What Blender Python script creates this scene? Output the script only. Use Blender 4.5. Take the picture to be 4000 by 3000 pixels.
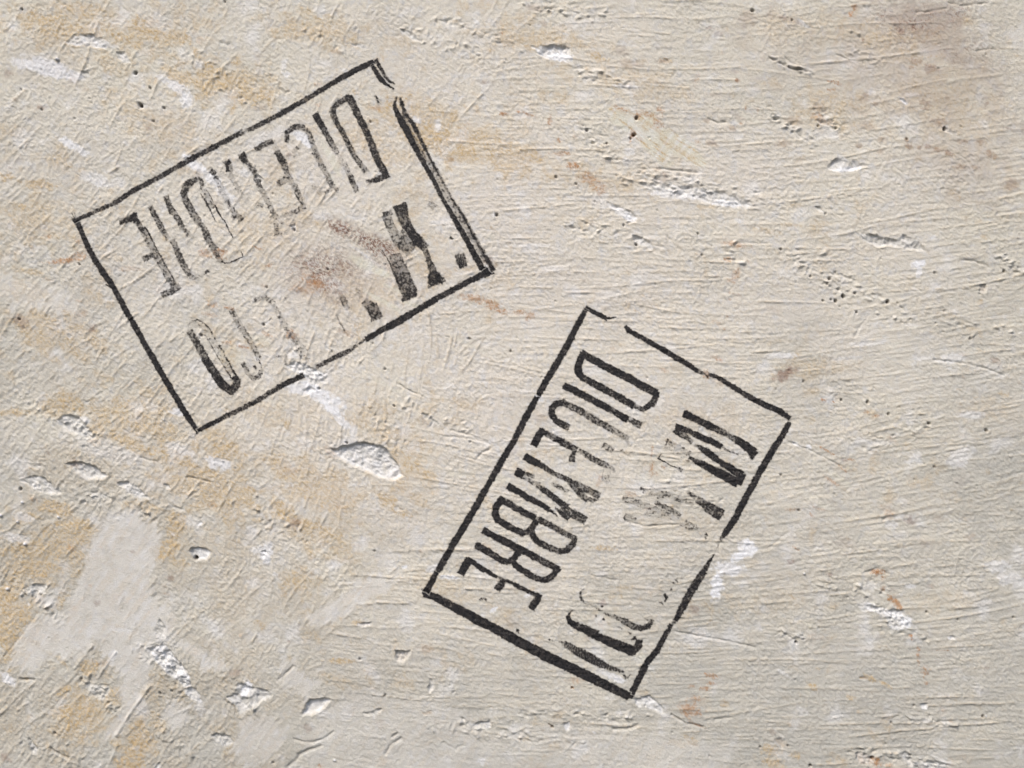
import bpy, math, random
import numpy as np

for o in list(bpy.data.objects):
    bpy.data.objects.remove(o, do_unlink=True)
scene = bpy.context.scene
COL = scene.collection

# ------------------------------------------------------------------ camera, sky, sun, exposure
S = 0.00025                      # metres per unit of the wall chart (4000 x 3000 units = 1.00 x 0.75 m of wall)
cam_d = bpy.data.cameras.new('camera')
cam_d.lens = 35.0; cam_d.sensor_width = 36.0; cam_d.clip_start = 0.01; cam_d.clip_end = 100.0
cam = bpy.data.objects.new('camera', cam_d); COL.objects.link(cam)
cam.location = (0.0, -1.0 * 35.0 / 36.0, 0.0)
cam.rotation_euler = (math.radians(90), 0, 0)
scene.camera = cam

SUN_TO = np.array([-0.36, -0.56, 0.88]); SUN_TO /= np.linalg.norm(SUN_TO)
world = bpy.data.worlds.new('World'); scene.world = world; world.use_nodes = True
wn = world.node_tree
sky = wn.nodes.new('ShaderNodeTexSky'); sky.sky_type = 'NISHITA'; sky.sun_disc = False
sky.sun_elevation = math.asin(SUN_TO[2])
sky.sun_rotation = math.atan2(SUN_TO[0], SUN_TO[1])
sky.dust_density = 4.0; sky.air_density = 1.0; sky.ozone_density = 1.0
bg = wn.nodes['Background']; bg.inputs['Strength'].default_value = 0.12
wn.links.new(sky.outputs[0], bg.inputs[0])

sun_d = bpy.data.lights.new('sun', 'SUN'); sun_d.energy = 1.5; sun_d.angle = math.radians(11)
sun_d.color = (1.0, 0.94, 0.86)
sun = bpy.data.objects.new('sun', sun_d); COL.objects.link(sun)
from mathutils import Vector
sun.rotation_euler = Vector(SUN_TO).to_track_quat('Z', 'Y').to_euler()
sun.location = (-0.5, -1.0, 1.5)

vs = scene.view_settings
vs.view_transform = 'Standard'; vs.look = 'None'; vs.gamma = 1.0; vs.use_curve_mapping = False
vs.exposure = 0.79
scene.render.engine = 'CYCLES'

# ------------------------------------------------------------------ the wall chart: a regular grid of relief
STEP = 4.0
X0, X1, Y0, Y1 = -320.0, 4320.0, -240.0, 3240.0
gx = np.arange(X0, X1 + 0.1, STEP); gy = np.arange(Y0, Y1 + 0.1, STEP)
NX, NY = len(gx), len(gy)
PX, PY = np.meshgrid(gx, gy)     # [row, col]
rng = np.random.default_rng(7)
TAB = rng.random((256, 256)).astype(np.float32) * 2 * np.pi
TC, TS = np.cos(TAB), np.sin(TAB)

def pn(u, v, seed=0):
    """gradient noise, about -1..1"""
    u = u + seed * 37.17; v = v + seed * 91.73
    iu = np.floor(u).astype(np.int32); iv = np.floor(v).astype(np.int32)
    fu = (u - iu).astype(np.float32); fv = (v - iv).astype(np.float32)
    a = iu & 255; b = iv & 255; a1 = (a + 1) & 255; b1 = (b + 1) & 255
    su = fu * fu * fu * (fu * (fu * 6 - 15) + 10); sv = fv * fv * fv * (fv * (fv * 6 - 15) + 10)
    n00 = TC[b, a] * fu + TS[b, a] * fv
    n10 = TC[b, a1] * (fu - 1) + TS[b, a1] * fv
    n01 = TC[b1, a] * fu + TS[b1, a] * (fv - 1)
    n11 = TC[b1, a1] * (fu - 1) + TS[b1, a1] * (fv - 1)
    return ((n00 * (1 - su) + n10 * su) * (1 - sv) + (n01 * (1 - su) + n11 * su) * sv) * 1.5

def fbm(x, y, lam, octs=3, seed=0, gain=0.5):
    t = 0; a = 1.0; tot = 0
    for k in range(octs):
        t = t + a * pn(x / lam, y / lam, seed + k * 3.1); tot += a
        a *= gain; lam *= 0.5
    return t / tot

def sm(a, b, x):
    t = np.clip((x - a) / (b - a), 0, 1); return t * t * (3 - 2 * t)

def blur(a, n=1):
    for _ in range(n):
        a = (np.roll(a, 1, 0) + 2 * a + np.roll(a, -1, 0)) / 4
        a = (np.roll(a, 1, 1) + 2 * a + np.roll(a, -1, 1)) / 4
    return a

# ------------------------------------------------------------------ trowel and brush directions: x, y, degrees rising to the right, density
FIELD = [(200,200,50,.6),(600,200,55,.4),(200,800,45,1),(100,1200,48,1.2),(500,1400,45,1.2),(620,1150,45,.8),(1000,700,52,.9),
 (1000,1150,48,1),(1200,300,62,.5),(1450,250,64,.3),(1800,250,62,.25),(700,1700,50,1.5),(200,1750,42,1.8),(900,2100,58,1),(1200,1750,74,1.0),
 (1450,1650,80,1),(1300,1300,78,.9),(1600,1330,80,.7),(1150,2050,62,.9),(1500,2000,76,.4),(1750,1750,-8,.6),(1850,1100,20,.2),(2000,1000,1,1.3),
 (2050,420,0,1.1),(2080,1250,-2,1.2),(2500,450,-2,1.0),(2500,1000,-1,1.4),(2600,800,0,1.2),(3000,300,2,.6),(3300,150,6,.5),(3700,120,6,.4),
 (3600,450,10,.4),(3000,600,3,1),(3500,700,6,.9),(3000,1000,3,1),(3500,1000,8,1.3),(3900,1100,9,1.3),(3000,1700,6,1.2),(3500,1800,9,1.5),
 (3900,1700,10,1.4),(3500,2200,7,1.5),(3900,2300,8,1.1),(3200,2550,3,1),(3600,2750,3,1.4),(3200,2850,-2,1.3),(3800,2950,-1,.9),
 (2600,2100,-1,1.5),(2500,1950,0,1.2),(2600,2550,3,1.4),(2800,2350,6,1.5),(2300,2800,-2,1),(2000,2700,-6,1.2),(1700,2600,-6,1.2),
 (1600,2450,-5,1),(1900,2100,-2,.8),(1380,2560,-7,1),(1200,2450,60,.9),(900,2400,54,.9),(300,2400,55,1.2),(700,2800,52,1.4),(100,2900,50,1.4),
 (1080,2850,55,.5),(1500,2900,-10,.5),(2300,2980,-3,.6),(2700,1250,-1,1.1),(2300,1750,-1,.3),(2750,1650,0,.4),(2500,2300,-2,1.4)]
FA = np.array(FIELD, dtype=np.float64)
def field_at(x, y):
    x = np.atleast_1d(x).astype(float); y = np.atleast_1d(y).astype(float)
    sh = x.shape; x = x.ravel(); y = y.ravel()
    c = np.zeros_like(x); s = np.zeros_like(x); d = np.zeros_like(x); w = np.zeros_like(x)
    for fx, fy, an, de in FA:
        q = ((x - fx) ** 2 + (y - fy) ** 2 + 900.0) ** -3.0 * 1e16
        a = math.radians(an) * 2
        c += q * math.cos(a); s += q * math.sin(a); d += q * de; w += q
    return (0.5 * np.arctan2(s, c)).reshape(sh), (d / w).reshape(sh)

cx_, cy_ = np.arange(X0, X1 + 41, 40.0), np.arange(Y0, Y1 + 41, 40.0)
CX, CY = np.meshgrid(cx_, cy_)
CA, CD = field_at(CX, CY)
def coarse(arr, x, y):
    u = np.clip((x - X0) / 40.0, 0, arr.shape[1] - 1.001); v = np.clip((y - Y0) / 40.0, 0, arr.shape[0] - 1.001)
    i = u.astype(int); j = v.astype(int); fu = u - i; fv = v - j
    return (arr[j, i] * (1 - fu) + arr[j, i + 1] * fu) * (1 - fv) + (arr[j + 1, i] * (1 - fu) + arr[j + 1, i + 1] * fu) * fv
GC, GS, GD = coarse(np.cos(2 * CA), PX, PY), coarse(np.sin(2 * CA), PX, PY), coarse(CD, PX, PY)

# ------------------------------------------------------------------ polygons drawn on the chart
def poly_sdf(pts, x, y):
    """signed distance, negative inside"""
    pts = np.array(pts, dtype=float)
    d2 = np.full(x.shape, 1e12); inside = np.zeros(x.shape, bool)
    n = len(pts)
    for k in range(n):
        ax, ay = pts[k]; bx, by = pts[(k + 1) % n]
        ex, ey = bx - ax, by - ay
        t = np.clip(((x - ax) * ex + (y - ay) * ey) / (ex * ex + ey * ey + 1e-9), 0, 1)
        d2 = np.minimum(d2, (x - ax - t * ex) ** 2 + (y - ay - t * ey) ** 2)
        if ay != by:
            cnd = ((ay > y) != (by > y)) & (x < (bx - ax) * (y - ay) / (by - ay) + ax)
            inside ^= cnd
    d = np.sqrt(d2)
    return np.where(inside, -d, d)
def T(ox, oy, pts, k=2.212):
    return [(ox + p[0] / k, oy + p[1] / k) for p in pts]
def window(pts, m):
    xs = [p[0] for p in pts]; ys = [p[1] for p in pts]
    i0 = max(0, int((min(xs) - m - X0) / STEP)); i1 = min(NX, int((max(xs) + m - X0) / STEP) + 2)
    j0 = max(0, int((min(ys) - m - Y0) / STEP)); j1 = min(NY, int((max(ys) + m - Y0) / STEP) + 2)
    return slice(j0, j1), slice(i0, i1)

# masks
OCH = np.zeros((NY, NX), np.float32); WHI = OCH.copy(); RUS = OCH.copy(); MAU = OCH.copy(); GRY = OCH.copy(); DRT = OCH.copy(); CRM = OCH.copy()
SMO = OCH.copy()     # how far the surface has been smoothed over
def dab(mask, cx, cy, rx, ry, ang=0.0, s=0.8, rag=0.55, lam=None, hard=0.35, seed=1):
    """a ragged stain: ellipse, angle positive = falls to the right"""
    R = max(rx, ry) * 1.7 + 10
    w = window([(cx - R, cy - R), (cx + R, cy + R)], 0)
    x = PX[w]; y = PY[w]
    if x.size == 0: return
    c, sn = math.cos(ang), math.sin(ang)
    u = ((x - cx) * c + (y - cy) * sn) / rx; v = (-(x - cx) * sn + (y - cy) * c) / ry
    lam = lam or max(10.0, min(rx, ry) * 0.9)
    n = fbm(x, y, lam, 3, seed + (cx * 0.013) % 5, 0.65)
    f = 1 - np.sqrt(u * u + v * v) + n * rag * 1.3
    np.maximum(mask[w], s * sm(0, hard, f), out=mask[w])

# --- smooth skim coat patches (lower left mostly)
SKIM = [[(420,2000),(520,1985),(590,2040),(640,2090),(610,2200),(585,2290),(640,2360),(690,2440),(610,2500),(600,2600),(560,2700),(500,2830),(450,2900),(400,2870),(465,2780),(470,2640),(430,2600),(360,2510),(300,2590),(190,2560),(120,2640),(30,2600),(60,2500),(150,2400),(240,2390),(320,2240),(350,2130)],
 [(690,2475),(760,2520),(905,2600),(890,2640),(800,2610),(710,2560)],
 [(1190,2410),(1330,2320),(1450,2235),(1560,2260),(1500,2330),(1400,2370),(1290,2440),(1220,2450)],
 [(1580,2055),(1680,2060),(1700,2120),(1600,2135)],
 [(1080,2560),(1150,2570),(1250,2690),(1200,2740),(1100,2680)],
 [(940,2800),(1050,2790),(1130,2850),(1080,2960),(960,3010),(900,2930)],
 [(3925,110),(4030,90),(4060,210),(3960,205)],
 [(640,2710),(740,2755),(720,2840),(650,2840)],
 [(2100,2830),(2500,2860),(2900,2900),(2800,3060),(1900,3060),(1700,2960),(1900,2880)],
 [(1380,2700),(1700,2720),(1900,2830),(1800,3060),(1250,3060),(1150,2880)],
 [(3400,1230),(3800,1330),(3950,1520),(3500,1560),(3250,1480),(3150,1330)],
 [(0,1060),(150,1090),(330,1180),(280,1230),(60,1200),(-80,1130)],
 [(3590,150),(3680,180),(3720,230),(3650,240),(3600,200)]]
SKW = [1,1,1,.9,.8,.8,1,.9,.45,.5,.25,.6,.8]
for p, wt in zip(SKIM, SKW):
    w = window(p, 60); x = PX[w]; y = PY[w]
    ca, sa = math.cos(.95), math.sin(.95)
    dr = pn((x * sa + y * ca) / 16, (x * ca - y * sa) / 120, 17) * 34 + pn((x * sa + y * ca) / 7, (x * ca - y * sa) / 60, 19) * 12
    jx = x + 26 * fbm(x, y, 70, 4, 11, .65) + dr * ca; jy = y + 26 * fbm(x, y, 70, 4, 14, .65) - dr * sa
    d = poly_sdf(p, jx, jy)
    m = sm(6, -16, d) * wt * np.clip(.86 + .7 * fbm(x, y, 45, 3, 23), .25, 1)
    np.maximum(SMO[w], m, out=SMO[w]); np.maximum(GRY[w], m * (0.95 if wt > .6 else .6), out=GRY[w])
# the cleaned smear with holes right of centre top
SMEAR = [(2370,425),(2400,412),(2480,440),(2550,432),(2590,490),(2700,550),(2765,640),(2745,660),(2690,630),(2620,600),(2628,640),(2600,660),(2540,610),(2470,530),(2380,480)]
w = window(SMEAR, 40); x = PX[w]; y = PY[w]
m = sm(5, -10, poly_sdf(SMEAR, x + 10 * fbm(x, y, 30, 2, 5), y + 10 * fbm(x, y, 30, 2, 6)))
np.maximum(SMO[w], m * .8, out=SMO[w]); np.maximum(CRM[w], m * .95, out=CRM[w])
st = pn((x * .57 - y * .82) / 9, (x * .82 + y * .57) / 90, 3)
np.maximum(OCH[w], m * sm(0.0, .45, st) * .95, out=OCH[w]); np.maximum(MAU[w], m * sm(0.1, .6, st) * .38, out=MAU[w])

# --- ochre, cream, white, rust and mauve stains
OC = [(310,35,110,25,.1,.7),(160,90,60,30,.5,.4),(400,60,90,30,.2,.5),(575,90,70,18,.2,.8),(600,130,110,25,.25,.9),(690,140,60,25,.3,.7),(410,230,60,22,.6,.5),(190,150,70,35,.3,.4),
 (860,330,90,35,.1,.9),(950,310,60,40,0,.5),(430,270,30,20,.3,.5),(150,720,70,18,.1,.8),(30,690,30,15,0,.8),(20,120,40,10,0,.5),(265,645,20,10,0,.7),(90,810,25,12,.4,.8),(120,860,30,10,.4,.6),
 (1190,40,30,12,.5,.7),(1240,70,20,8,.5,.7),(1600,420,80,30,.5,.6),(1640,440,60,20,.5,.6),(1700,520,120,40,.3,.5),(1880,580,100,50,.4,.5),(1560,160,60,20,.3,.35),
 (1660,430,140,50,.4,.4),(1450,520,60,30,.6,.35),(2050,75,50,25,.2,.4),(2060,130,120,20,0,.35),(2330,225,40,20,.4,.7),(2600,235,25,8,.2,.8),(2030,450,60,80,0,.3),
 (100,1140,90,35,.4,.6),(180,1260,80,30,.4,.6),(300,1290,60,30,.2,.6),(370,1340,50,20,0,.6),(230,1330,80,25,.2,.5),(120,1060,60,10,.2,.6),
 (60,1610,60,15,0,.7),(200,1600,60,40,.3,.6),(260,1580,60,40,.6,.8),(390,1640,60,30,.9,.7),(370,1690,40,30,.8,.7),(550,1640,120,40,.5,.7),(500,1730,150,22,.4,.8),(640,1690,60,25,.3,.7),(600,1570,90,40,.4,.5),
 (700,1790,80,24,.5,.9),(880,1760,100,38,.5,.8),(840,1700,50,25,.5,.7),(800,1850,90,22,.2,.8),(830,1930,90,50,.3,.7),(600,1930,40,15,.3,.4),(720,1910,80,30,.3,.6),(950,1950,50,40,.4,.7),
 (210,1985,70,25,.2,.9),(310,2050,90,24,.2,.9),(310,2110,50,25,.3,.7),(120,2150,120,30,0,.8),(150,2220,90,40,0,.8),(60,2240,60,60,0,.7),(560,1980,80,20,.1,.6),
 (690,2050,60,45,1.2,.85),(650,2140,50,45,1.2,.9),(700,2200,40,20,.5,.7),(900,2030,50,40,.3,.6),(350,2200,50,30,.2,.6),
 (1068,1816,60,20,.7,.7),(1130,1860,80,25,.7,.6),(1200,1900,90,40,.4,.6),(1250,1950,90,30,.4,.6),(1400,1650,90,25,.2,.5),(1480,1600,70,30,.3,.5),(1600,1820,80,35,.5,.7),(1650,1850,60,20,.4,.7),(1620,1740,60,40,.6,.5),
 (1510,1950,50,25,.9,.75),(1110,1990,60,22,.7,.9),(1200,2050,140,22,.35,.85),(1310,2130,50,45,.2,.6),(1120,1650,20,20,.2,.7),(1560,2000,60,12,.3,.7),(1640,1960,50,20,.5,.5),
 (1150,2270,50,35,1.9,.7),(1110,2310,20,20,0,.6),(1020,2440,30,12,.5,.6),(1330,2582,62,9,.04,.85),(1400,2430,26,8,.05,.8),(1700,2260,80,20,.5,.4),(1320,2660,80,25,.3,.4),
 (40,2350,60,60,0,1),(90,2400,40,25,.3,.8),(20,2480,50,60,0,.9),(350,2600,50,30,-.3,.8),(250,2700,40,16,-.8,.9),(300,2790,90,50,-.5,.9),(270,2860,60,25,-.4,.6),(545,2850,30,50,.3,.9),(530,2920,40,70,.2,1),(500,2985,70,30,0,.9),
 (450,2445,45,11,.15,.8),(440,2380,10,30,-.5,.6),(415,2362,30,8,.3,.7),(240,2580,35,7,.8,.7),(520,2280,30,6,.7,.7),(240,2340,20,40,.6,.7),(200,2270,60,20,0,.5),(450,2230,25,7,.3,.6),
 (2990,900,60,10,.2,.5),(3090,880,40,7,.1,.6),(3150,1420,120,20,-.1,.35),(3240,1440,150,20,-.05,.3),(3550,420,50,15,.5,.4),(3830,1180,14,9,-.3,.6),(3740,280,20,15,.2,.3),(3660,215,50,5,-.12,.8),
 (3200,880,40,16,.1,.5),(3730,760,30,14,.7,.5),(3250,420,80,40,0,.3),(2360,2140,45,9,.05,.8),(2440,2295,45,10,.05,.5),(2050,1720,20,10,.5,.4),(3410,1790,9,36,.35,.6),(3540,1735,16,8,0,.5),(2830,2750,20,14,.3,.5),
 (2640,2900,40,16,.2,.5),(2700,2890,32,12,.5,.7),(2040,2885,40,8,.05,.5),(3400,2650,30,10,.5,.8),(3175,2683,24,9,.4,.9),(3325,2726,20,9,.5,.7),(3355,2780,14,5,0,.6),(3460,2675,30,7,.5,.7),(3110,2952,20,12,.3,.7),(3015,2930,40,20,.2,.7),(3020,2980,50,20,.3,.7),(3240,2975,16,8,.3,.5),
 (2540,490,60,8,.6,.6),(2660,590,70,9,.6,.75),(2600,540,30,8,.6,.6)]
for a in OC:
    dab(OCH, a[0], a[1], a[2] * 1.3, a[3] * 1.55, a[4], a[5], rag=.62, hard=.6)
WASH = [(330,120,420,110,.15,.5),(850,320,330,110,.2,.55),(1250,120,260,80,.1,.4),(1700,520,330,130,.35,.6),(1980,600,260,110,.4,.45),(1450,560,200,80,.5,.35),(600,480,260,90,.4,.3),(120,850,220,130,.3,.4),(200,1300,260,120,.35,.5),(560,1650,330,120,.5,.5),
 (820,1900,330,130,.4,.5),(250,2130,320,150,.2,.55),(60,2450,160,200,.2,.6),(1250,1900,300,130,.5,.45),(1560,1800,200,160,.7,.45),(1250,2100,260,90,.5,.45),(330,2800,260,140,-.6,.5),(540,2900,110,170,.3,.55),(1180,2280,130,80,.6,.4),(1050,1620,150,80,.4,.3),
 (2100,150,300,90,.1,.4),(2500,330,260,90,.1,.3),(3250,420,200,110,.1,.35),(3500,150,260,90,.2,.35),(2350,700,300,70,.2,.3),(3200,1440,260,50,-.1,.35),(2750,1650,250,90,.1,.22),(2700,2050,300,60,0,.2),(3850,1600,160,60,-.1,.25),(3000,2350,260,70,-.1,.2),(1700,2300,160,70,.2,.3),(1420,1150,260,140,.3,.3),(1000,900,200,120,.4,.3),(3650,2350,200,60,-.1,.2)]
for a in WASH:
    dab(OCH, *a[:4], a[4], min(1, a[5] * (1.45 if a[1] < 800 else 1.25)), rag=.9, lam=60, hard=.75, seed=12)
for a in [(3550,300,620,260,.35,.30),(3800,650,360,260,.5,.24),(3100,250,420,160,.2,.16),(200,250,300,160,.2,.12)]:
    dab(MAU, *a[:4], a[4], a[5], rag=.7, lam=90, hard=1.0, seed=15)
for a in [(3700,420,420,260,.4,.35),(3150,120,400,120,.1,.35)]:
    dab(OCH, *a[:4], a[4], a[5], rag=.8, lam=90, hard=.9, seed=16)
for a in [(3550,570,16,11,.3,.6),(3590,577,14,9,0,.5),(3622,572,16,10,.2,.6),(3660,585,18,11,.3,.65),(3703,598,24,12,.5,.65),(3760,552,30,10,0,.45),(3832,555,22,12,0,.55),(3865,600,20,14,.4,.6),(3885,612,12,9,0,.6),(3755,653,30,12,.1,.5),
          (3810,655,22,10,0,.5),(3950,720,30,24,.3,.5),(3670,480,34,22,.3,.5),(3630,270,26,20,0,.55),(3580,240,24,16,.3,.6),(3560,262,12,10,0,.6),(3445,545,18,12,0,.4),(3440,590,14,9,0,.4),(3355,570,14,11,0,.45),(3380,375,14,18,.2,.5),(3418,405,12,9,0,.5),(3540,545,10,8,0,.6),
          (3385,490,40,16,.2,.35),(3200,420,30,16,.2,.35),(3700,380,14,10,.8,.5),(3615,405,34,12,.5,.5),(3330,250,60,14,.3,.25),(2780,560,22,12,.2,.4),(2860,500,18,12,.1,.4),(2760,470,12,10,0,.35),(3060,560,30,14,0,.35),(3100,470,36,18,.2,.35),(2590,240,26,8,.1,.5),(2440,250,30,18,.2,.3)]:
    dab(MAU, a[0], a[1], a[2] * 1.3, a[3] * 1.35, a[4], min(1, a[5] * 1.0), rag=.6, hard=.6, seed=17)
    dab(OCH, a[0], a[1], a[2] * 1.5, a[3] * 1.5, a[4], a[5] * .8, rag=.6, hard=.6, seed=17)
WH = [(2104,1556,22,14,.1,1),(190,265,120,36,.3,.9),(90,250,60,20,.3,.7),(290,300,40,22,0,.8),(270,560,50,16,.5,.9),(320,590,40,16,.5,.7),(690,340,50,22,.5,.8),(730,390,26,40,0,.8),(640,310,40,12,.4,.5),(380,700,80,25,.3,.5),
 (1110,250,14,30,.2,.5),(1120,290,20,12,.4,.6),(760,640,60,20,.7,.9),(830,700,50,22,.7,.8),(880,760,60,20,.7,.6),(1180,535,40,22,.5,.9),(1200,560,30,14,.8,.9),(1620,470,30,16,0,.8),(1710,490,14,26,0,.7),
 (1250,1540,110,30,.5,.95),(1300,1600,60,22,.6,.95),(1170,1520,60,20,.2,.8),(1340,1650,50,16,.7,.8),(1380,1690,16,40,0,.6),(330,1640,30,14,.3,.5),(690,1610,30,16,.3,.8),(420,1760,160,40,.3,.3),(850,1810,60,26,.3,.8),(700,1760,70,30,.4,.5),
 (2180,220,70,20,.1,.95),(2450,340,60,10,.1,.6),(2460,590,30,16,0,.5),(2640,760,140,18,.12,.6),(2840,795,70,14,.1,.9),(2420,830,60,12,.6,.6),(2460,850,30,14,.4,.9),(3310,660,60,11,-.1,.95),(3530,395,24,8,.7,.95),(3560,370,40,8,0,.5),
 (3135,90,24,7,.7,.6),(3590,1030,30,16,-.2,.95),(3590,1060,14,30,.1,.7),(3400,1340,90,12,-.1,.45),(3720,1400,70,22,-.1,.5),(3050,1390,70,14,0,.5),(3790,1620,60,16,0,.5),(3750,1790,60,40,-.5,.45),(3900,2210,60,26,0,.5),
 (2920,2140,44,36,0,1),(2890,2170,50,20,-.5,1),(2850,2220,66,28,0,.8),(2800,2290,26,60,.15,1),(2390,2640,60,12,.35,.6),(2412,2655,34,12,.3,.9),(1750,2255,44,9,.05,.95),(1930,2380,22,9,-.6,.95),(2070,2320,24,8,-.4,.9),
 (3400,2370,30,16,.3,.7),(3490,2400,50,16,.1,.8),(3540,2430,26,26,0,.98),(3500,2450,40,12,.1,.6),(3610,2760,16,12,0,.7),(3060,2630,30,10,.5,.4),(3950,2260,60,30,0,.5),
 (1720,2960,60,10,0,.2),(90,2020,50,18,.3,.5),(60,2100,60,20,.2,.5),(30,2650,40,20,.6,.8),(440,2560,20,30,.5,.6),(470,2460,50,10,.05,.6),(1040,2160,30,40,.3,.8),(1020,2150,50,18,0,.6),(1690,2220,40,14,-.5,.6),(1580,2215,14,7,-.4,.95),
 (3160,1745,12,10,.5,.9),(3110,1735,24,7,.5,.7),(2080,960,90,10,0,.35),(2160,1050,60,14,0,.35),(2250,500,12,12,0,.4),(2380,1150,60,14,0,.3),(2560,1080,40,12,0,.25),(960,2690,22,34,.3,.95),(3300,1400,70,8,-.1,.4),(1700,870,26,9,0,.5),(1430,1000,90,6,.6,.35),
 (3600,1400,60,10,-.1,.4),(3560,2290,24,10,0,.5),(3440,1730,60,10,0,.3),(3560,1270,40,8,0,.3)]
for a in WH:
    dab(WHI, a[0], a[1], a[2] * 1.1, a[3] * 1.15, a[4], a[5] * .95, rag=.5, hard=.45, seed=3)
# cream and pale smears wiped across the upper stamp
CR = [(1290,610,18,90,-.55,.9),(1310,660,10,50,-.55,.9),(1420,1030,80,26,.55,1),(1480,1060,60,18,.4,1),(1500,1180,110,12,.5,.9),(1560,1140,100,8,.45,.7),(1450,1150,60,7,.7,.6),(1610,1190,60,10,.35,.7),(1300,700,12,40,-.5,.6),(1380,950,100,8,.7,.3),(1840,1350,160,8,.5,.3),(1500,1500,140,8,.5,.35),
      (3250,1850,120,14,.6,.45),(3180,1950,120,20,.6,.35),(2940,470,60,8,.5,.4),(900,1390,70,60,.3,.55),(1020,1330,60,20,.3,.6),(1800,1850,70,20,0,.4),(1950,1870,60,20,.2,.5)]
CRS = np.zeros_like(CRM)
for a in CR:
    dab(CRS, *a[:4], a[4], a[5], rag=.35, hard=.5, seed=6)
    dab(CRM, *a[:4], a[4], a[5], rag=.35, hard=.5, seed=6)
    dab(SMO, *a[:4], a[4], a[5] * .6, rag=.2, hard=.5, seed=6)
RU = [(2487,455,14,16,.2,.9),(2474,524,12,16,.3,1),(2464,530,5,34,.1,.7),(2530,445,50,12,.3,.6),(2420,425,40,9,.4,.6),(2570,480,26,16,.6,.6),(2024,437,8,5,.3,1),(2060,445,30,5,.3,.7),(2148,470,9,20,.1,.95),(2240,650,30,16,.3,.9),(2190,600,46,10,0,.6),(2300,700,46,22,.4,.6),(2345,740,30,20,.3,.6),(2184,548,9,12,0,.7),(2842,1012,18,11,.1,1),(2870,955,60,14,.2,.55),(2875,1075,18,30,.2,.5),(2860,1095,30,8,0,.4),
 (2851,1145,5,4,0,.9),(2850,1169,6,5,0,.8),(2866,1146,4,3,0,.8),(2843,1235,6,5,0,.7),(2828,1285,8,5,0,.6),(2760,1465,14,20,0,.7),(2800,1400,30,10,.4,.5),(2590,1445,26,8,.2,.4),(2030,1220,30,10,0,.6),(2070,1235,24,16,-.5,.6),
 (1850,1165,60,16,.2,.65),(1930,1195,60,18,.5,.8),(1870,1180,20,8,.3,.9),(260,1017,80,12,-.12,.8),(310,1000,30,14,0,.7),(190,925,14,10,0,.5),(310,945,14,9,0,.7),(3245,318,16,5,-.1,1),(3273,325,18,7,.2,.7),(3275,330,12,4,.3,.9),(3248,350,20,4,0,.7),
 (3338,26,14,14,.6,.8),(3325,55,12,12,.6,1),(3205,452,14,6,.2,.9),(3210,470,24,12,.4,.5),(3430,2234,30,14,.1,.9),(3450,2258,10,10,0,.7),(3486,2342,26,16,.2,.95),(3505,2362,26,16,.8,.8),(3450,2300,14,12,-.6,.6),
 (3587,2535,12,8,.1,.95),(3556,2485,10,9,.4,.8),(3562,2497,6,6,0,.9),(3585,2560,8,14,0,.5),(3588,2585,7,16,0,.4),(3615,2622,16,20,0,.6),(3620,2668,9,7,0,.7),(3690,2540,40,3,.05,.6),(2780,2640,36,11,.2,.7),(2752,2690,22,10,0,.8),(2700,2770,50,28,.3,.6),(2690,2780,24,28,.3,.75),(2720,2730,30,14,.2,.5),(2780,2670,20,8,0,.6),(2720,2830,40,6,.4,.5),
 (3217,1562,14,7,.3,.8),(3255,1570,6,5,0,.9),(3385,1610,14,8,.3,.5),(3420,1624,20,6,0,.8),(3320,1795,14,6,0,.95),(3290,1830,34,5,.7,.6),(3250,1880,40,8,.6,.45),(3230,1760,60,4,.55,.7),(3210,1990,40,6,.3,.4),(3170,2012,14,5,.8,.6),(3100,1990,40,6,0,.4),(3108,2143,16,4,.7,.6),
 (2545,1765,5,28,.1,.7),(2545,1835,9,30,.1,.7),(2595,1825,12,7,.2,.7),(2556,1852,20,8,0,.5),(2460,1930,30,14,.3,.4),(2340,1880,9,26,.3,.5),(2528,1988,20,6,0,.4),(2235,2686,7,7,0,.95),(1250,2993,14,8,0,1),
 (862,992,26,24,.3,.85),(800,990,26,18,.3,.6),(1230,1105,46,16,.2,.75),(1180,1130,50,16,.2,.5),(1215,1075,40,10,0,.4),(1050,1035,14,10,0,.7),(1010,970,26,5,.3,.8),(900,1205,30,7,.25,.75),(830,1190,26,12,.2,.6),(950,1355,26,7,.2,.8),(890,1338,20,8,0,.5),(1040,1305,30,8,.4,.5),(1140,1310,26,20,.6,.7),(820,1230,30,10,.3,.5),(1350,1300,40,12,.3,.4),
 (500,1050,60,10,0,.3),(1966,445,16,12,.3,.8),(1960,130,10,6,0,.5),(1240,330,16,10,0,.4),(1240,410,16,9,0,.4),(1470,420,30,12,0,.45),(3420,2975,30,22,0,.85),(3370,2975,18,12,.5,.6),(3470,2990,20,10,0,.6),(2960,430,8,10,0,.4),(2580,430,20,12,.6,.7),(2520,450,70,7,.1,.5),(2725,555,14,6,.4,.6),(2720,310,10,26,.3,.4),(2880,315,10,9,0,.6),(2895,482,9,7,0,.8),(2915,425,10,9,0,.6),(2700,2680,16,8,0,.5)]
for a in RU:
    dab(RUS, a[0], a[1], a[2] * 1.1, a[3] * 1.15, a[4], a[5], rag=.75, lam=max(9, min(a[2], a[3]) * .8), hard=.5, seed=8)
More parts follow.
